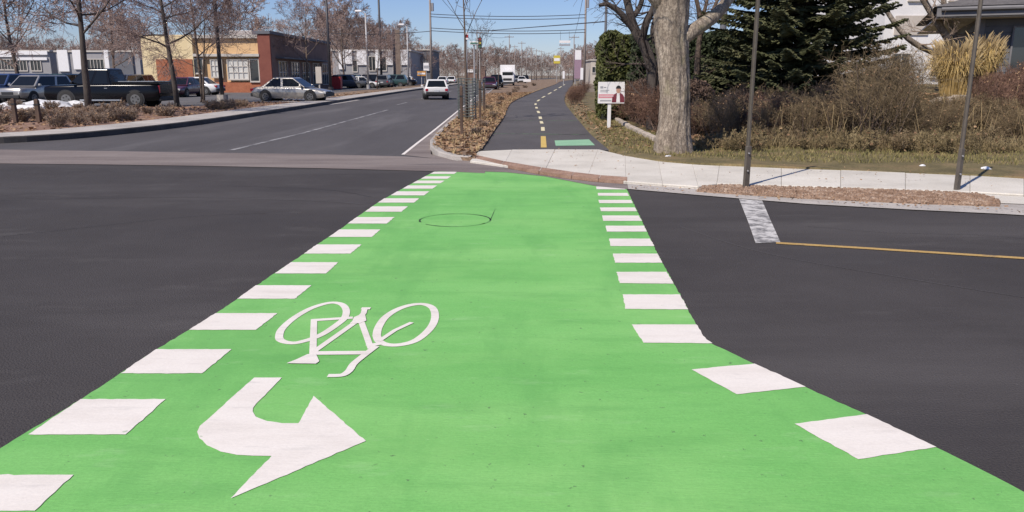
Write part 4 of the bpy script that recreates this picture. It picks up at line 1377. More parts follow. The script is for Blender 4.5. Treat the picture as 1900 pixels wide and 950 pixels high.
golden(1768, 22.2, 1.7, .55, 1100, 'broad clump of golden dry grass above the stones', 1)
golden(1815, 22.8, 1.8, .42, 700, 'narrow clump of golden dry grass against the house wall', 2)


def stone(px, py, Y, w, h, label, seed):
    x0 = X(px, Y, 1); z0 = yard_z(x0, Y)
    rr_ = random.Random(seed)
    import bmesh
    bm = bmesh.new(); bmesh.ops.create_icosphere(bm, subdivisions=2, radius=1)
    for v in bm.verts:
        k = 1 + rr_.uniform(-.14, .14)
        v.co = Vector((v.co.x * w * k, v.co.y * w * .7 * k, max(v.co.z, -.3) * h * k + h * .25))
    me = bpy.data.meshes.new('stone'); bm.to_mesh(me); bm.free(); me.materials.append(M['rock'])
    return tag(obj('stone', me, None, (x0, Y, z0)), label, 'stone', 'bank stones')


for i, (px, py, Y, w, h) in enumerate([(1738, 195, 20.8, .34, .16), (1765, 190, 21.1, .42, .18), (1790, 186, 21.0, .36, .2), (1712, 197, 20.9, .25, .1), (1752, 183, 21.6, .4, .22), (1784, 178, 21.6, .4, .26)]):
    stone(px, py, Y, w, h, 'pale field stone on the bank at the foot of the golden grass', i)
# low stone edging from the sign to the trunk
E = [G(1142, 222, .08), G(1165, 236, .08), G(1190, 249, .08), G(1212, 259, .08), G(1228, 264, .08)]
ed = thing('stone_edging', 'low pale stone edging running from the sign to the big trunk', 'edging', (E[0].x, E[0].y, .06))
for i in range(4):
    for j in range(3):
        a, b = E[i].lerp(E[i + 1], j / 3), E[i].lerp(E[i + 1], (j + 1) / 3)
        c = (a + b) / 2 - E[0]; L = (b - a).length - .03
        mb = MB(); mb.box((0, 0, .05), (L, .16, .14 + rng.uniform(-.02, .02)), math.atan2(b.y - a.y, b.x - a.x), .9)
        mb.build('edging_stone', M['rock'], ed, loc=(c.x, c.y, 0), bevel=.02, seg=1)


def crumple(px, py, z, s, label, m, name='paper_scrap', cat='litter', h=.5, zoff=0):
    import bmesh
    g = G(px, py, z)
    rr_ = random.Random(int(px))
    bm = bmesh.new(); bmesh.ops.create_icosphere(bm, subdivisions=2, radius=1)
    for v in bm.verts:
        k = 1 + rr_.uniform(-.22, .22)
        v.co = Vector((v.co.x * s * k, v.co.y * s * k * .8, max(v.co.z, -.15) * s * h * k))
    me = bpy.data.meshes.new(name); bm.to_mesh(me); bm.free(); me.materials.append(m)
    return tag(obj(name, me, None, (g.x, g.y, z + .03 * s)), label, cat)


crumple(1830, 314, yard_z(G(1830, 314).x, G(1830, 314).y) , .085, 'crumpled white scrap on the grass behind the right sign post', M['litter'])
crumple(1712, 308, .08, .05, 'small white scrap in the dry grass behind the footway', M['litter'])
crumple(1240, 291, .07, .06, 'small pale scrap at the foot of the big trunk', M['litter'])
for px, py, s, lab in ((88, 199, 1.25, 'large patch of old snow in front of the pickup wheel'), (140, 197, .8, 'small patch of old snow under the pickup'), (20, 202, 1.0, 'thin patch of old snow by the silver car'),
                       (55, 203, .7, 'narrow patch of old snow at the edge of the mulch')):
    crumple(px, py, .1, s, lab, M['snow'], 'snow_patch', 'snow', .28)


# ------------------------------------------------------------------ posts and signs on the right
def u_post(px, py, h, label, yaw):
    g = G(px, py, .04)
    o = thing('sign_post', label, 'post', (g.x, g.y, .02))
    b_ = MB()
    prof = [(-.032, .02), (-.032, .012), (-.018, .012), (-.012, -.018), (.012, -.018), (.018, .012), (.032, .012), (.032, .02), (.012, .02), (.006, -.010), (-.006, -.010), (-.012, .02)]
    prof = [(x * math.cos(yaw) - y * math.sin(yaw), x * math.sin(yaw) + y * math.cos(yaw)) for x, y in prof]
    n = len(prof)
    b_.add([(x, y, -.1) for x, y in prof] + [(x, y, h) for x, y in prof], [(i, (i + 1) % n, n + (i + 1) % n, n + i) for i in range(n)] + [tuple(range(n - 1, -1, -1)), tuple(range(n, 2 * n))])
    b_.build('channel', M['steel_post'], o)
    b_ = MB(); b_.box((0, 0, .30), (.085, .05, .6), yaw, .96); b_.build('base_sleeve', M['steel_post'], o, bevel=.006, seg=1)
    for z in (.25, .5):
        b_ = MB(); b_.tube([(0, -.05, z), (0, .05, z)], .012, 6); b_.build('bolt', M['pole_grey'], o)
    return o


u_post(1384, 346, 3.35, 'tall thin steel post at the left end of the gravel bed', .3)
u_post(1775, 353, 3.35, 'tall thin steel post at the right end of the gravel bed', .5)

# property sign
g = G(1130, 237, .08)
sg = thing('property_sign', 'white property sign with pink band and portrait on a white post', 'sign', (g.x, g.y, .06))
k_ = (g.y * _cp + 1.4 * _sp) / FPX        # metres per photo pixel there
zt, zb = Z(152, g.y) - .06, Z(192, g.y) - .06
w = 49 * k_; cxs = (1132.5 - 1130) * k_
mb = MB(); mb.box((cxs, 0, (zt + zb) / 2), (w, .03, zt - zb)); mb.build('board', M['white'], sg, bevel=.004, seg=1)
mb = MB(); mb.box((0, .055, zt * .47), (.10, .08, zt * .98)); mb.build('post', M['white'], sg, bevel=.006, seg=1)


def on_board(poly, m, name, off):
    b_ = MB()
    H_ = zt - zb
    vs = [(cxs + (u - .5) * w, -.015 - off, zb + v * H_) for u, v in poly]
    b_.add(vs, [tuple(range(len(vs)))])
    b_.build(name, m, sg)


on_board([(.02, .25), (.60, .25), (.60, .43), (.02, .43)], M['pink'], 'pink_band', .002)
on_board([(.05, .33), (.58, .33), (.58, .36), (.05, .36)], M['white'], 'band_line', .004)
for a, b, c, d in ((.08, .70, .19, .80), (.21, .72, .30, .77), (.08, .60, .42, .63), (.08, .53, .36, .56), (.08, .10, .50, .16)):
    on_board([(a, b), (c, b), (c, d), (a, d)], M['print_grey'], 'text_line', .002)
on_board([(.52, .05), (.99, .05), (.985, .30), (.93, .42), (.83, .50), (.70, .50), (.60, .42), (.54, .30)], M['print_suit'], 'printed_suit', .003)
on_board([(.69, .05), (.83, .05), (.81, .5), (.71, .5)], M['white'], 'printed_shirt', .005)
on_board([(.76 + .085 * math.cos(R(t)), .62 + .15 * math.sin(R(t))) for t in range(0, 360, 30)], M['print_skin'], 'printed_face', .006)
on_board([(.76 + .098 * math.cos(R(t)), .69 + .15 * math.sin(R(t))) for t in range(0, 181, 20)], M['print_black'], 'printed_hair', .008)


# ------------------------------------------------------------------ house and white building on the right
def window(parent, x, z, w, h, y, frame, glass, nx_=2, nz_=1, depth=.06, bar=.05):
    """a window in a wall that faces -y: frame, panes"""
    o = obj('window', (lambda b: b.mesh('window', glass))(MB().box((x, y - .012, z), (w, .03, h))), parent)
    f = MB()
    for s_ in (-1, 1):
        f.box((x + s_ * (w / 2 + bar / 2), y - depth / 2, z), (bar, depth, h + 2 * bar))
        f.box((x, y - depth / 2, z + s_ * (h / 2 + bar / 2)), (w, depth * .95, bar))
    for i in range(1, nx_):
        f.box((x - w / 2 + w * i / nx_, y - depth / 2 + .002, z), (bar * .7, depth * .8, h))
    for i in range(1, nz_):
        f.box((x, y - depth / 2 + .003, z - h / 2 + h * i / nz_), (w, depth * .7, bar * .7))
    obj('frame', f.mesh('frame', frame), o)
    s_ = MB(); s_.box((x, y - .07, z - h / 2 - bar - .03), (w + .2, .16, .05)); obj('sill', s_.mesh('sill', frame), o)
    return o


HY = 25.5
hx0 = X(1806, HY, 2); hz = .85
house = thing('house', 'dark grey bungalow with deep eaves behind the reddish shrubs', 'house', (hx0, HY, hz - .2), R(-24))
mb = MB(); mb.box((7, 4.5, 1.5), (14, 9, 3.0)); mb.build('wall', M['slate_wall'], house)
for i in range(13):
    b_ = MB(); b_.box((7, -.012, .35 + i * .2), (14.02, .024, .185)); b_.build('siding_board', M['slate_wall'], house)
ez = Z(36, HY) - (hz - .2)
ex = X(1756, HY, 3.4) - hx0
mb = MB(); mb.box((7 + ex / 2, 4.5, ez + .04), (14 - ex + .4, 10.6, .05)); mb.build('soffit', M['trim'], house)
mb = MB(); mb.box((7 + ex / 2, -.86, ez + .20), (14 - ex + .44, .06, .30)); mb.build('fascia', M['fascia'], house, bevel=.01, seg=1)
mb = MB(); mb.tube([(ex - .1, -.95, ez + .27), (14.5, -.95, ez + .27)], .065, 8); mb.build('rain_gutter', M['fascia'], house)
mb = MB()
A_ = [(ex - .3, -.93, ez + .36), (14.6, -.93, ez + .36), (14.6, 9.9, ez + .36), (ex - .3, 9.9, ez + .36)]
mb.add(A_ + [(3.2, 4.5, ez + 1.9), (11, 4.5, ez + 1.9)], [(0, 1, 5, 4), (1, 2, 5), (2, 3, 4, 5), (3, 0, 4), (3, 2, 1, 0)])
mb.build('roof', M['roofing'], house)
window(house, 1.55, 1.75, 1.1, 1.3, -.024, M['fascia'], M['glass'], 2, 1)
window(house, 4.2, 1.75, 1.8, 1.3, -.024, M['fascia'], M['glass'], 3, 1)
mb = MB(); mb.box((.10, -.05, 1.45), (.16, .1, 2.9)); mb.build('corner_board', M['fascia'], house)

WY = 48
wx0 = X(1636, WY, 3)
wb = thing('white_building', 'tall white flat roofed building behind the smaller spruce', 'building', (wx0, WY, 0))
mb = MB(); mb.box((9, 6, 4.4), (18, 12, 9.0)); mb.build('wall', M['white_wall'], wb)
mb = MB(); mb.box((1.6, -.04, 4.5), (2.0, .1, 1.1)); mb.build('beige_panel', M['beige_wall'], wb)
mb = MB(); mb.box((9, 6, 9.05), (18.3, 12.3, .35)); mb.build('parapet', M['trim'], wb)
for xx in (1.2, 3.6, 6.0):
    window(wb, xx, 2.2, 1.0, 1.3, 0, M['trim'], M['glass'], 2, 1)
    window(wb, xx + .6, 6.6, 1.0, 1.3, 0, M['trim'], M['glass'], 2, 1)


# ------------------------------------------------------------------ shops on the left
BY = 75
bx1 = X(490, BY, 3)
shop = thing('corner_shop', 'apricot and cream shop with brick base and maroon side by the car park', 'building', (bx1, BY, 0.0))
wl_ = bx1 - X(268, BY, 3)
hA = Z(69, BY)
mb = MB(); mb.box((-wl_ / 2 + .6, 12, hA / 2), (wl_ - 1.2, 24, hA)); mb.build('main_block', M['orange_wall'], shop)
pxm = (wl_ / 222.0)
xl = -wl_
def sx(px): return (px - 490) * pxm
def szz(py): return Z(py, BY)
mb = MB(); mb.box(((sx(268) + sx(362)) / 2, -.15, hA / 2 + .1), (sx(362) - sx(268), .5, hA + .2)); mb.build('cream_wing', M['cream_wall'], shop)
mb = MB(); mb.box(((sx(293) + sx(360)) / 2, -.43, szz(110) / 2), (sx(360) - sx(293), .08, szz(110))); mb.build('brick_panel', M['brick_red'], shop)
mb = MB(); mb.box(((sx(362) + sx(484)) / 2, -.25, szz(105) + .12), (sx(484) - sx(362), .5, .24)); mb.build('awning_band', M['trim'], shop)
mb = MB(); mb.box(((sx(362) + sx(490)) / 2, -.12, hA + .05), (sx(492) - sx(362), .4, .3)); mb.build('cornice', M['trim'], shop)
mb = MB(); mb.box(((sx(362) + sx(488)) / 2, -.1, .5), (sx(488) - sx(362), .2, 1.0)); mb.build('brick_base', M['brick_red'], shop)
mb = MB(); mb.box((.15, 12.0, hA / 2 + .15), (1.0, 24.4, hA + .3)); mb.build('side_wall', M['brown_wall'], shop)
mb = MB(); mb.box((.2, -.28, hA / 2 + .12), (1.14, .3, hA + .24)); mb.build('corner_pier', M['maroon'], shop)
mb = MB(); mb.box((.2, 11.9, hA + .42), (1.3, 24.9, .28)); mb.build('side_cornice', M['slate_wall'], shop)
for a, b, t, bt, m_, nn in ((363, 377, 110, 135, 'glass', 1), (393, 412, 112, 142, 'lit_blind', 3), (424, 460, 112, 146, 'lit_blind', 4), (465, 480, 111, 150, 'glass', 1)):
    window(shop, (sx(a) + sx(b)) / 2, (szz(t) + szz(bt)) / 2, sx(b) - sx(a), szz(t) - szz(bt), -.2 if b > 362 else -.4, M['trim'], M[m_], nn, 1 if nn == 1 else 3, .1, .09)
for i in range(5):       # dark shop windows along the shaded street side
    y0 = 2 + i * 4.4
    o = obj('side_window', MB().box((.665, y0 + 1.6, 1.75), (.03, 2.9, 2.3)).mesh('side_window', M['glass']), shop)
    b_ = MB()
    for k in range(4):
        b_.box((.70, y0 + .15 + k * .97, 1.75), (.07, .08, 2.3))
    for z in (.56, 1.9, 2.94):
        b_.box((.69, y0 + 1.6, z), (.06, 3.05, .08))
    obj('frame', b_.mesh('frame', M['trim']), o)
mb = MB(); mb.box((1.0, 11, 3.25), (.9, 19, .14)); mb.build('side_canopy', M['slate_wall'], shop)
mb = MB(); mb.box((-wl_ * .45, 10, hA + .6), (2.4, 2, 1.0)); mb.build('roof_unit', M['pole_grey'], shop, bevel=.05)


def far_building(label, px0, px1, Y, pyt, m, bands, depth=18, win=()):
    x0, x1 = X(px0, Y, 2), X(px1, Y, 2)
    h = Z(pyt, Y)
    o = thing('far_building', label, 'building', (x0, Y, -.05))
    w_ = x1 - x0
    k = w_ / (px1 - px0)
    mb_ = MB(); mb_.box((w_ / 2, depth / 2, h / 2), (w_, depth, h)); mb_.build('wall', M[m], o)
    for a, b, t, bt, mm, nm in bands:
        zt_, zb_ = Z(t, Y), Z(bt, Y)
        mb_ = MB(); mb_.box(((a + b) / 2 * k - px0 * k, -.12, (zt_ + zb_) / 2), ((b - a) * k, .3, zt_ - zb_)); mb_.build(nm, M[mm], o)
    for a, b, t, bt, nn in win:
        zt_, zb_ = Z(t, Y), Z(bt, Y)
        window(o, ((a + b) / 2 - px0) * k, (zt_ + zb_) / 2, (b - a) * k, zt_ - zb_, 0, M['trim'], M['glass'], nn, 1, .15, .12)
    mb_ = MB(); mb_.box((w_ / 2, depth / 2, h + .12), (w_ + .4, depth + .4, .24)); mb_.build('parapet', M['trim'], o)
    return o


far_building('long low white shop row behind the blue cars', -60, 96, 128, 95, 'grey_wall', [(-58, 30, 94, 105, 'white', 'sign_band'), (34, 94, 94, 101, 'white', 'sign_band'), (36, 92, 106, 111, 'white', 'canopy')], 20, [(0, 28, 110, 128, 5), (34, 52, 112, 130, 3), (60, 78, 112, 130, 3)])
far_building('grey store with tall white panels behind the pickup', 108, 262, 120, 96, 'grey_wall', [(112, 131, 92, 132, 'white', 'white_panel'), (140, 160, 92, 128, 'white', 'white_panel'), (198, 206, 92, 134, 'white', 'white_panel'), (206, 250, 98, 140, 'slate_wall', 'dark_panel')], 20, [(165, 195, 110, 135, 5)])
far_building('pale store with white piers behind the parked car row', 618, 762, 135, 94, 'grey_wall', [(630, 640, 92, 128, 'white', 'white_pier'), (642, 655, 92, 118, 'white', 'white_pier'), (664, 684, 92, 120, 'white', 'white_pier'), (698, 708, 92, 126, 'white', 'white_pier'), (718, 730, 94, 120, 'white', 'white_pier'), (745, 758, 92, 120, 'white', 'white_pier')],
             20, [(656, 663, 112, 132, 1), (686, 697, 105, 130, 2), (709, 717, 105, 130, 1), (731, 744, 108, 130, 2)])
far_building('slate grey building with a white panel by the street', 772, 802, 160, 93, 'slate_wall', [(784, 797, 116, 131, 'white', 'white_panel')], 16, [(774, 781, 108, 120, 2)])
far_building('low pale house behind the yellow cedar hedge', 1096, 1124, 150, 112, 'beige_wall', [], 12, [(1099, 1104, 124, 134, 1), (1108, 1113, 124, 134, 1)])
far_building('small low building at the far bend of the street', 862, 900, 290, 122, 'brown_wall', [(866, 878, 128, 134, 'white', 'sign_band')], 14, [(880, 890, 128, 136, 3)])


# ------------------------------------------------------------------ vehicles
def car_parts(root, bm_, L=4.5, W=1.78, H=1.45, kind='sedan', wheel=.32):
    hw = W / 2
    belt = H * .62 if kind != 'pickup' else H * .60
    hood = belt * (.93 if kind != 'pickup' else .98)
    st = [(-L / 2, .42, belt * .70, .80), (-L / 2 + .08, .30, belt * .90, .92), (-L / 2 + .4, .22, belt * .98, .99), (-L * .15, .20, belt, 1.0), (L * .12, .20, belt * .99, 1.0), (L * .26, .20, hood * .97, .99),
          (L / 2 - .45, .22, hood * .88, .97), (L / 2 - .1, .30, hood * .76, .88), (L / 2, .42, hood * .60, .74)]
    if kind in ('suv', 'van', 'pickup'):
        st[0] = (-L / 2, .45, belt * .92, .93); st[1] = (-L / 2 + .06, .36, belt * .99, .97); st[2] = (-L / 2 + .4, .30, belt, 1.0)
        st[-1] = (L / 2, .45, hood * .78, .86); st[-2] = (L / 2 - .08, .36, hood * .92, .94); st[-3] = (L / 2 - .45, .3, hood * .96, .99)
    V, Fc = [], []
    for x, z0, z1, wf in st:
        w_ = hw * wf
        V += [(x, -w_ * .86, z0), (x, -w_, z0 + .18), (x, -w_ * 1.005, (z0 + z1) / 2 + .05), (x, -w_ * .975, z1 - .07), (x, -w_ * .90, z1), (x, 0, z1 + .025), (x, w_ * .90, z1), (x, w_ * .975, z1 - .07), (x, w_ * 1.005, (z0 + z1) / 2 + .05),
              (x, w_, z0 + .18), (x, w_ * .86, z0)]
    n = 11
    for i in range(len(st) - 1):
        for k in range(n):
            k2 = (k + 1) % n
            Fc.append((i * n + k, (i + 1) * n + k, (i + 1) * n + k2, i * n + k2))
    Fc += [tuple(range(n)), tuple((len(st) - 1) * n + k for k in range(n - 1, -1, -1))]
    b_ = MB(); b_.add(V, Fc)
    b_.build('body', bm_, root, True, bevel=.03, seg=2)
    # cabin: base x0..x1, roof x2..x3
    if kind == 'sedan': cb = (-L * .36, L * .24, -L * .20, L * .07)
    elif kind == 'pickup': cb = (-L * .09, L * .27, -L * .06, L * .15)
    elif kind == 'van': cb = (-L * .49, L * .33, -L * .47, L * .20)
    else: cb = (-L * .48, L * .25, -L * .41, L * .10)
    zb_, zt_ = belt - .03, H
    wb_, wt_ = hw * .92, hw * .74
    lo_ = [(cb[0], -wb_, zb_), (cb[1], -wb_, zb_), (cb[1], wb_, zb_), (cb[0], wb_, zb_)]
    hi_ = [(cb[2], -wt_, zt_ - .05), (cb[3], -wt_, zt_ - .05), (cb[3], wt_, zt_ - .05), (cb[2], wt_, zt_ - .05)]
    tp_ = [(cb[2] + .12, -wt_ + .1, zt_), (cb[3] - .12, -wt_ + .1, zt_), (cb[3] - .12, wt_ - .1, zt_), (cb[2] + .12, wt_ - .1, zt_)]
    b_ = MB()
    b_.add(lo_ + hi_ + tp_, [(i, (i + 1) % 4, 4 + (i + 1) % 4, 4 + i) for i in range(4)] + [(4 + i, 4 + (i + 1) % 4, 8 + (i + 1) % 4, 8 + i) for i in range(4)] + [(8, 9, 10, 11)])
    cab = b_.build('cabin', bm_, root, bevel=.03, seg=2)

    def pane(nm, q, ins, off):
        q = [Vector(p) for p in q]
        c = sum(q, Vector()) / 4
        nn = (q[1] - q[0]).cross(q[3] - q[0]).normalized()
        if nn.dot(c - Vector(((cb[0] + cb[1]) / 2, 0, zb_))) < 0: nn = -nn
        q = [c + (p - c) * ins + nn * off for p in q]
        b2 = MB(); b2.add(q + [p - nn * (off + .01) for p in q], [(0, 1, 2, 3), (0, 4, 5, 1), (1, 5, 6, 2), (2, 6, 7, 3), (3, 7, 4, 0)])
        b2.build(nm, M['car_glass'], cab)

    L_, H_ = [Vector(p) for p in lo_], [Vector(p) for p in hi_]
    pane('windscreen', (L_[1], L_[2], H_[2], H_[1]), .88, .006)
    pane('rear_window', (L_[3], L_[0], H_[0], H_[3]), .84, .006)
    for a, b in ((0, 1), (3, 2)):
        m0, m1 = L_[a].lerp(L_[b], .47), H_[a].lerp(H_[b], .42)
        pane('side_window', (L_[a].lerp(m0, .1), m0, m1, H_[a].lerp(m1, .05)), .86, .006)
        pane('side_window', (m0, L_[b], H_[b], m1), .86, .006)
    # wheels
    for sx_ in (-1, 1):
        for sy in (-1, 1):
            xx = L * .295 * sx_ + (.03 if sx_ > 0 else 0)
            b_ = MB(); b_.tube([(xx, sy * (hw - .3), wheel + .02), (xx, sy * (hw + .004), wheel + .02)], wheel + .06, 20); b_.build('wheel_arch', M['plastic'], root)
            b_ = MB(); b_.tube([(xx, sy * (hw - .2), wheel), (xx, sy * (hw + .012), wheel), (xx, sy * (hw + .02), wheel)], [wheel, wheel, wheel - .03], 20); wo = b_.build('wheel', M['tyre'], root, True)
            b_ = MB(); b_.tube([(xx, sy * (hw - .1), wheel), (xx, sy * (hw + .026), wheel)], wheel * .62, 14); b_.build('rim', M['rim'], wo)
            b_ = MB()
            for k in range(5):
                w_ = k * 1.2566
                b_.box((xx + math.cos(w_ + .6) * wheel * .36, sy * (hw + .027), wheel + math.sin(w_ + .6) * wheel * .36), (.07, .006, .07))
            b_.build('rim_openings', M['tyre'], wo)
    zl = hood * .66
    for sy in (-1, 1):
        b_ = MB(); b_.box((L / 2 - .14, sy * hw * .66, zl), (.26, hw * .36, .15), -sy * .12); b_.build('headlight', M['head_lens'], root, bevel=.03)
        b_ = MB(); b_.box((-L / 2 + .10, sy * hw * .80, belt * .78), (.24, hw * .24, .17 if kind != 'pickup' else .38), sy * .1); b_.build('tail_light', M['tail_red'], root, bevel=.02)
        b_ = MB(); b_.box((cb[1] - .25, sy * (hw + .06), belt + .06), (.12, .16, .12)); b_.build('mirror', bm_, root, bevel=.03)
        for k in (0, 1):
            b_ = MB(); b_.box((cb[0] * .3 + cb[1] * .2 + k * .95 - .45, sy * hw * 1.0, belt * .82), (.16, .03, .03)); b_.build('door_handle', M['chrome'], root)
    b_ = MB(); b_.box((L / 2 - .03, 0, zl - .02), (.1, hw * .8, .16)); b_.build('grille', M['plastic'], root)
    b_ = MB(); b_.box((L / 2 - .04, 0, .42), (.16, W * .80, .20)); b_.build('front_bumper', M['plastic'], root, bevel=.04)
    b_ = MB(); b_.box((-L / 2 + .02, 0, .42), (.14, W * .86, .22)); b_.build('rear_bumper', M['plastic'], root, bevel=.04)
    b_ = MB(); b_.box((-L / 2 - .012, 0, belt * .70), (.02, .34, .13)); b_.build('number_plate', M['plate'], root)
    if kind == 'pickup':
        b_ = MB()
        xb0, xb1 = -L / 2 + .05, -L * .10
        for sy in (-1, 1):
            b_.box(((xb0 + xb1) / 2, sy * (hw * .93), belt + .05), (xb1 - xb0, .1, .12))
        b_.box((xb0 + .03, 0, belt + .04), (.08, W * .9, .10)); b_.build('bed_walls', bm_, root, bevel=.01, seg=1)
        b_ = MB()
        b_.box(((xb0 + xb1) / 2 - .1, -hw * .93, belt + .125), (xb1 - xb0 - .5, .11, .035)); b_.box(((xb0 + xb1) / 2 - .1, hw * .93, belt + .125), (xb1 - xb0 - .5, .11, .035))
        b_.build('bed_rail', M['chrome'], root)
        b_ = MB(); b_.box((-L / 2 - .005, 0, belt * .80), (.05, W * .80, .5)); b_.build('tailgate', bm_, root, bevel=.02)
        b_ = MB(); b_.box((0, -hw * 1.0, .36), (L * .36, .10, .07)); b_.box((0, hw * 1.0, .36), (L * .36, .1, .07)); b_.build('side_step', M['chrome'], root)
    return root


def car(name, label, colour, kind, loc, rz, group=None, **k):
    o = thing(name, label, 'car' if kind != 'pickup' else 'truck', loc, rz, group)
    return car_parts(o, M[colour], kind=kind, **k)


Yk = 40.8
car('pickup_truck', 'black pickup truck with bright bed rail parked behind the mulch bed', 'car_black', 'pickup', (X(104, Yk) / 2 + X(312, Yk) / 2, Yk, .03), math.pi, L=5.85, W=2.0, H=1.92, wheel=.40)
car('parked_car', 'silver car facing the mulch bed beside the pickup', 'car_silver', 'suv', (X(62, 46), 46.5, .03), -1.72, L=4.5, W=1.8, H=1.6, wheel=.33)
car('parked_car', 'dark blue car beside the silver car', 'car_blue', 'suv', (X(5, 47), 47.5, .03), -1.65, L=4.6, W=1.82, H=1.68, wheel=.34)
car('parked_car', 'white car at the edge of the car park beside the dark blue car', 'car_white', 'sedan', (X(-55, 46), 46.5, .03), -1.6)
g = G(545, 192)
car('silver_sedan', 'silver sedan leaving the driveway across the footway', 'car_silver', 'sedan', (X(545, 47.3), 47.3, .08), -.12, L=4.55, W=1.78, H=1.42)
car('white_hatchback', 'white hatchback driving away up the street', 'car_white', 'suv', (X(805, 54), 55.2, .005), math.pi / 2 + .14, L=4.1, W=1.66, H=1.34, wheel=.30)
protos = {}
for nm, col, kd, kw in (('blue', 'car_blue', 'sedan', {}), ('grey', 'car_grey', 'suv', dict(H=1.65)), ('teal', 'car_teal', 'suv', dict(H=1.7)), ('white', 'car_white', 'sedan', {}), ('maroon', 'car_maroon', 'sedan', {}), ('black', 'car_black', 'suv', dict(H=1.7))):
    protos[nm] = [None, col, kd, kw]


def lot(nm, label, px, Y, rz, group, z=.03):
    p = protos[nm]
    loc = (X(px, Y), Y, z)
    if p[0] is None:
        p[0] = car('parked_car', label, p[1], p[2], loc, rz, group, **p[3])
        return p[0]
    return dup(p[0], loc, rz, None, label, group)


row = [('blue', 30, 58), ('teal', 78, 60), ('teal', 118, 62), ('grey', 8, 66), ('blue', 58, 72), ('white', 92, 74), ('black', 200, 64), ('grey', 232, 66), ('maroon', 340, 60), ('grey', 255, 70), ('black', 165, 70), ('white', 20, 84), ('grey', 130, 82), ('blue', -20, 70)]
for nm, px, Y in row:
    lot(nm, '%s car in the car park rows behind the pickup truck' % nm, px, Y, rng.choice((1.57, -1.57, 1.5, -1.62)), 'cars in the car park')
lot('white', 'white car parked before the brick panel of the shop', 363, 66, 3.05, 'cars by the shop')
row = [('black', 634, 104), ('grey', 648, 100), ('teal', 660, 106), ('white', 673, 102), ('black', 700, 108), ('grey', 714, 104), ('teal', 727, 110), ('black', 745, 118), ('white', 757, 120)]
for nm, px, Y in row:
    lot(nm, '%s car in the row parked before the pale store' % nm, px, Y, rng.choice((0, 3.14, 1.57)), 'cars before the pale store')
for nm, px, Y, lab in (('white', 822, 135, 'white car far up the street beyond the hatchback'), ('white', 838, 150, 'white car queueing far up the street'), ('maroon', 908, 90, 'dark maroon car coming down the street by the median'),
                       ('black', 921, 104, 'dark car behind the maroon one in the street'), ('grey', 960, 190, 'grey car beside the white box truck'), ('white', 968, 165, 'white car low beyond the median shrubs'), ('black', 975, 210, 'dark car at the far end of the street')):
    lot(nm, lab, px, Y, -1.57 if px > 880 else 1.57, None, .01)

# box truck coming down the street
bt = thing('box_truck', 'white box truck coming down the far street', 'truck', (X(942, 125), 125, .0), -1.57)
mb = MB(); mb.box((-1.6, 0, 2.0), (4.6, 2.3, 2.4)); mb.build('cargo_box', M['white'], bt, bevel=.04)
mb = MB(); mb.box((1.7, 0, 1.05), (1.9, 2.0, 1.1)); mb.build('body', M['car_white'], bt, bevel=.1)
mb = MB(); mb.box((1.35, 0, 1.95), (1.2, 1.9, .8), 0, .8); cb_ = mb.build('cabin', M['car_white'], bt, bevel=.06)
mb = MB(); mb.box((1.93, 0, 1.86), (.06, 1.6, .5)); mb.build('windscreen', M['car_glass'], cb_)
mb = MB(); mb.box((2.64, 0, 1.0), (.06, 1.3, .35)); mb.build('grille', M['plastic'], bt)
mb = MB(); mb.box((2.62, 0, .5), (.2, 2.0, .3)); mb.build('front_bumper', M['plastic'], bt)
for sy in (-1, 1):
    for xx in (-2.6, 1.8):
        mb = MB(); mb.tube([(xx, sy * .75, .42), (xx, sy * 1.05, .42)], .42, 14); mb.build('wheel', M['tyre'], bt)
    mb = MB(); mb.box((2.64, sy * .8, .95), (.06, .25, .2)); mb.build('headlight', M['head_lens'], bt)


# ------------------------------------------------------------------ poles, lamps, wires, signs
def lamp_post(label, px, Y, h, r, m, arm=0.0, z=.03, armz=0, head='cobra', base=False):
    o = thing('street_lamp', label, 'lamp post', (X(px, Y, 1), Y, z - .02))
    b_ = MB(); b_.tube([(0, 0, 0), (0, 0, h)], [r, r * .75], 10); b_.build('pole', M[m], o, True)
    b_ = MB(); b_.tube([(0, 0, 0), (0, 0, .5)], [r * (2.6 if base else 1.8)] * 2, 10); b_.build('base', M['concrete_old' if base else m], o)
    if arm:
        b_ = MB(); b_.tube([(0, 0, h - .1), (arm * .5, 0, h + .25), (arm, 0, h + .3)], r * .55, 6); b_.build('arm', M[m], o)
        b_ = MB(); b_.box((arm * 1.02, 0, h + .28), (.85, .38, .2), 0, .8); b_.build('lamp_head', M['white'], o, bevel=.04)
    else:
        b_ = MB(); b_.box((0, 0, h + .1), (.9, .5, .22)); b_.build('lamp_head', M[m], o, bevel=.04)
    return o


lamp_post('tall black car park lamp post with concrete foot by the mulch bed', 411, 46, 8.5, .12, 'pole_dark', base=True)
lamp_post('tall dark lamp post behind the silver sedan', 613, 78, 10.5, .14, 'pole_dark')
lamp_post('tall dark lamp post before the pale store', 708, 110, 13.5, .17, 'pole_dark')
lamp_post('white lamp post with short arm by the red bin', 683, 96, Z(20, 96) - .3, .12, 'pole_grey', -.8)
lamp_post('white lamp post with short arm beyond the brown pylon', 758, 118, Z(45, 118) - .3, .12, 'pole_grey', -.8)
lamp_post('grey blue lamp post rising behind the cedar hedge', 1121, 52, 8.5, .10, 'slate_wall', -1.2)
lamp_post('dark pole rising behind the dark cedar hedge', 1335, 33, 6.5, .16, 'slate_wall')


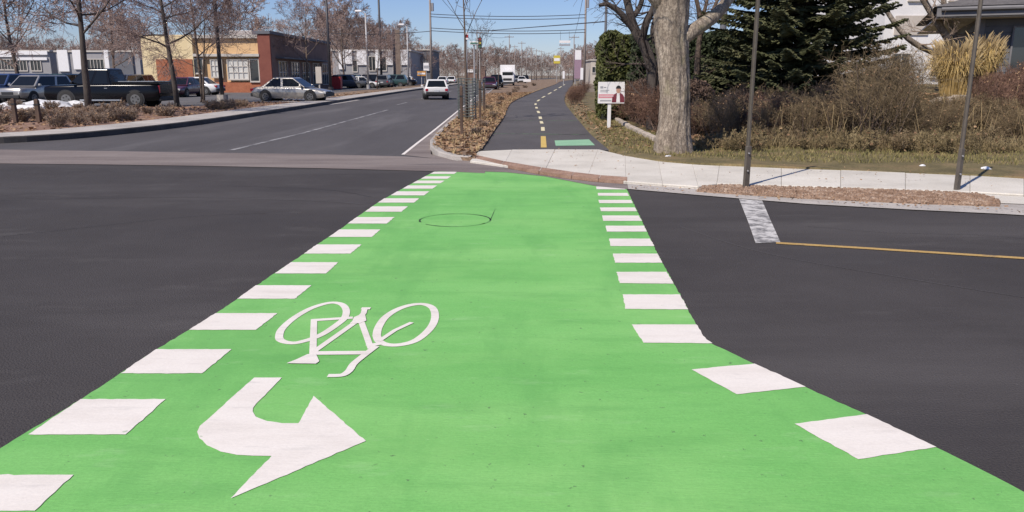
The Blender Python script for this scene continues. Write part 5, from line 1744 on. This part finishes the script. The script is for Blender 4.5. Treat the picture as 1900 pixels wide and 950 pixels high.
def utility(label, px, Y, h, r, m='pole_wood', arms=1):
    o = thing('utility_pole', label, 'pole', (X(px, Y, 1), Y, -.05))
    b_ = MB(); b_.tube([(0, 0, 0), (0, 0, h)], [r, r * .7], 9); b_.build('pole', M[m], o, True)
    for k in range(arms):
        zz = h - .6 - k * 1.4
        b_ = MB(); b_.box((0, -.1, zz), (2.4, .12, .14)); a = b_.build('crossarm', M[m], o)
        for dx in (-1.05, -.45, .45, 1.05):
            b_ = MB(); b_.tube([(dx, -.1, zz + .07), (dx, -.1, zz + .28)], [.05, .03], 6); b_.build('insulator', M['pole_grey'], a)
    b_ = MB(); b_.tube([(r * 1.5, .2, h * .72), (r * 1.5, .2, h * .72 + .9)], .2, 10); b_.build('transformer', M['pole_grey'], o)
    return o


utility('grey wooden utility pole on the left kerb of the street', 801, 95, 12.5, .15)
utility('grey wooden utility pole right of the cycle path', 1084, 95, 13.0, .15)
for px, Y, h, lab in ((945, 210, 12, 'far utility pole above the box truck'), (968, 250, 12, 'far utility pole right of the box truck'), (986, 300, 12, 'far utility pole in the middle of the bend'), (1004, 340, 12, 'far slim utility pole near the yellow sign'), (1064, 190, 11, 'far utility pole beside the mauve pylon'),
                       (955, 280, 12, 'far utility pole behind the box truck'), (977, 330, 12, 'far utility pole between two others at the bend'), (995, 260, 10, 'far short utility pole left of the path dashes'), (1040, 300, 12, 'far utility pole beyond the yellow sign'), (886, 170, 11, 'far utility pole above the median trees'), (1018, 400, 13, 'farthest utility pole at the street end')):
    utility(lab, px, Y, h, .14)


def wire(label, p0, p1, sag, r=.038):
    P = []
    for i in range(17):
        t = i / 16
        q = p0.lerp(p1, t); q.z -= sag * 4 * t * (1 - t); P.append(q)
    c = P[0].copy()
    b_ = MB(); b_.tube([p - c for p in P], r, 4)
    return tag(b_.build('overhead_wire', M['wire'], None, loc=c), label, 'wire', 'overhead wires')


pl = Vector((X(801, 95, 1), 94.9, 0)); pr = Vector((X(1084, 95, 1), 94.9, 0))
for z0, z1 in ((Z(26, 95), Z(27, 95)), (Z(57, 95), Z(60, 95)), (Z(31, 95), Z(33, 95)), (Z(52, 95), Z(55, 95))):
    wire('thin dark wire strung across the street between the utility poles', pl + Vector((0, 0, z0)), pr + Vector((0, 0, z1)), .25)
pq = Vector((X(700, 100, 1), 99.9, 0))
wire('thin dark wire running left from the kerb utility pole', pl + Vector((0, 0, Z(58, 95))), pq + Vector((-8, 0, Z(55, 95))), .3)
for a, b, z0, z1 in (((1084, 95), (1064, 190), 12.6, 10.6), ((1064, 190), (1018, 400), 10.6, 12.4), ((801, 95), (886, 170), 12, 10.5), ((886, 170), (945, 210), 10.5, 11.5)):
    wire('thin wire running along the street from pole to pole', Vector((X(a[0], a[1], 1), a[1] - .1, z0)), Vector((X(b[0], b[1], 1), b[1] - .1, z1)), .7, .03)
wire('thin wire leaving the right utility pole over the hedge', pr + Vector((0, 0, 12.3)), Vector((40, 60, 11)), .8)


def board_sign(label, px, Y, pyt, pyb, wpx, m, m2=None, pole='pole_grey', ground=-.02, legs=1, frac=.5, name='street_sign'):
    k = (Y * _cp) / FPX
    o = thing(name, label, 'sign', (X(px, Y, 2), Y, ground))
    zt_, zb_ = Z(pyt, Y) - ground, Z(pyb, Y) - ground
    w_ = wpx * k
    b_ = MB(); b_.box((0, 0, (zt_ + zb_) / 2), (w_, .12, zt_ - zb_)); b_.build('panel', M[m], o, bevel=.02, seg=1)
    if m2:
        b_ = MB(); b_.box((0, -.075, zb_ + (zt_ - zb_) * frac), (w_ * .86, .03, (zt_ - zb_) * .36)); b_.build('panel_band', M[m2], o)
    for i in range(legs):
        xx = 0 if legs == 1 else (-.35 + .7 * i) * w_
        b_ = MB(); b_.tube([(xx, .1, 0), (xx, .1, zt_)], .07 if legs == 1 else .1, 8); b_.build('post', M[pole], o)
    return o


board_sign('pink and white street sign with red mark above the median trees', 866, 70, 60, 74, 8, 'white', 'sign_red', ground=.05)
board_sign('green street name plate above the median trees', 880, 72, 77, 83, 16, 'white', 'sign_green', ground=.05)
board_sign('tall brown pylon sign before the pale store', 737, 112, 55, 142, 14, 'brown_board', None, 'pole_dark', legs=2)
board_sign('yellow sign above the far bend of the cycle path', 1033, 190, 103, 118, 12, 'sign_yellow', 'white')
board_sign('tall mauve pylon sign left of the utility pole', 1072, 150, 97, 146, 13, 'sign_mauve', 'white', legs=2, frac=.9)
board_sign('white upright panel at the foot of the mauve pylon', 1080, 140, 126, 148, 6, 'white')
board_sign('white low sign board on the far verge of the path', 1046, 130, 132, 146, 4, 'white')
board_sign('small white sign post left of the property sign', 1118, 62, 136, 147, 5, 'white')
board_sign('white directional sign beyond the median shrubs', 978, 160, 147, 152, 14, 'white')
board_sign('orange and white shop sign by the slate building', 782, 128, 132, 141, 16, 'sign_orange', 'white')
board_sign('beige upright cabinet sign at the shop driveway', 591, 66, 124, 155, 11, 'beige_wall', None, 'trim')
board_sign('white sign panel on the roadside by the left pole', 791, 120, 117, 131, 10, 'white', 'print_grey')
# suspended sign on the span wire
Ys = 80
sp = thing('span_sign', 'white sign hanging over the street from the span wire', 'sign', (X(1048, Ys, 5), Ys, 0))
k = Ys * _cp / FPX
mb = MB(); mb.box((0, 0, Z(77.5, Ys)), (20 * k, .1, 4.5 * k)); mb.build('panel', M['white'], sp)
mb = MB(); mb.box((0, 0, Z(83.5, Ys)), (20 * k, .1, 3 * k)); mb.build('lower_panel', M['print_grey'], sp)
for dx in (-8, 8):
    mb = MB(); mb.tube([(dx * k, 0, Z(84, Ys)), (dx * k, 0, Z(58, Ys))], .015, 4); mb.build('hanger', M['wire'], sp)
wire('span wire carrying the white hanging sign', Vector((X(1121, 52, 1), 52, Z(40, 52))), Vector((X(905, 105, 1), 105, Z(57, 105))), .0)
# signal pole near the median
sp = thing('traffic_signal', 'dark traffic signal on a pole above the median', 'traffic light', (X(891, 74, 2), 74, .05))
mb = MB(); mb.tube([(0, 0, 0), (0, 0, Z(68, 74))], [.09, .07], 8); mb.build('pole', M['pole_grey'], sp)
mb = MB(); mb.box((0, -.15, Z(81, 74)), (.34, .25, 1.0)); hs = mb.build('housing', M['plastic'], sp, bevel=.03)
for i, m_ in enumerate(('sign_red', 'sign_yellow', 'sign_green')):
    mb = MB(); mb.tube([(0, -.27, Z(81, 74) + .32 - i * .32), (0, -.30, Z(81, 74) + .32 - i * .32)], .11, 10); mb.build('lens', M[m_], hs)
# red bin and white stool shape by the shop side
rb = thing('waste_bin', 'small red bin on the verge by the white lamp post', 'bin', (X(626, 92), 92, .03))
mb = MB(); mb.box((0, 0, .75), (1.0, .9, 1.4), 0, 1.05); mb.build('bin_body', M['sign_red'], rb, bevel=.04)
mb = MB(); mb.box((0, 0, 1.5), (1.12, 1.0, .12)); mb.build('lid', M['plastic'], rb, bevel=.02)
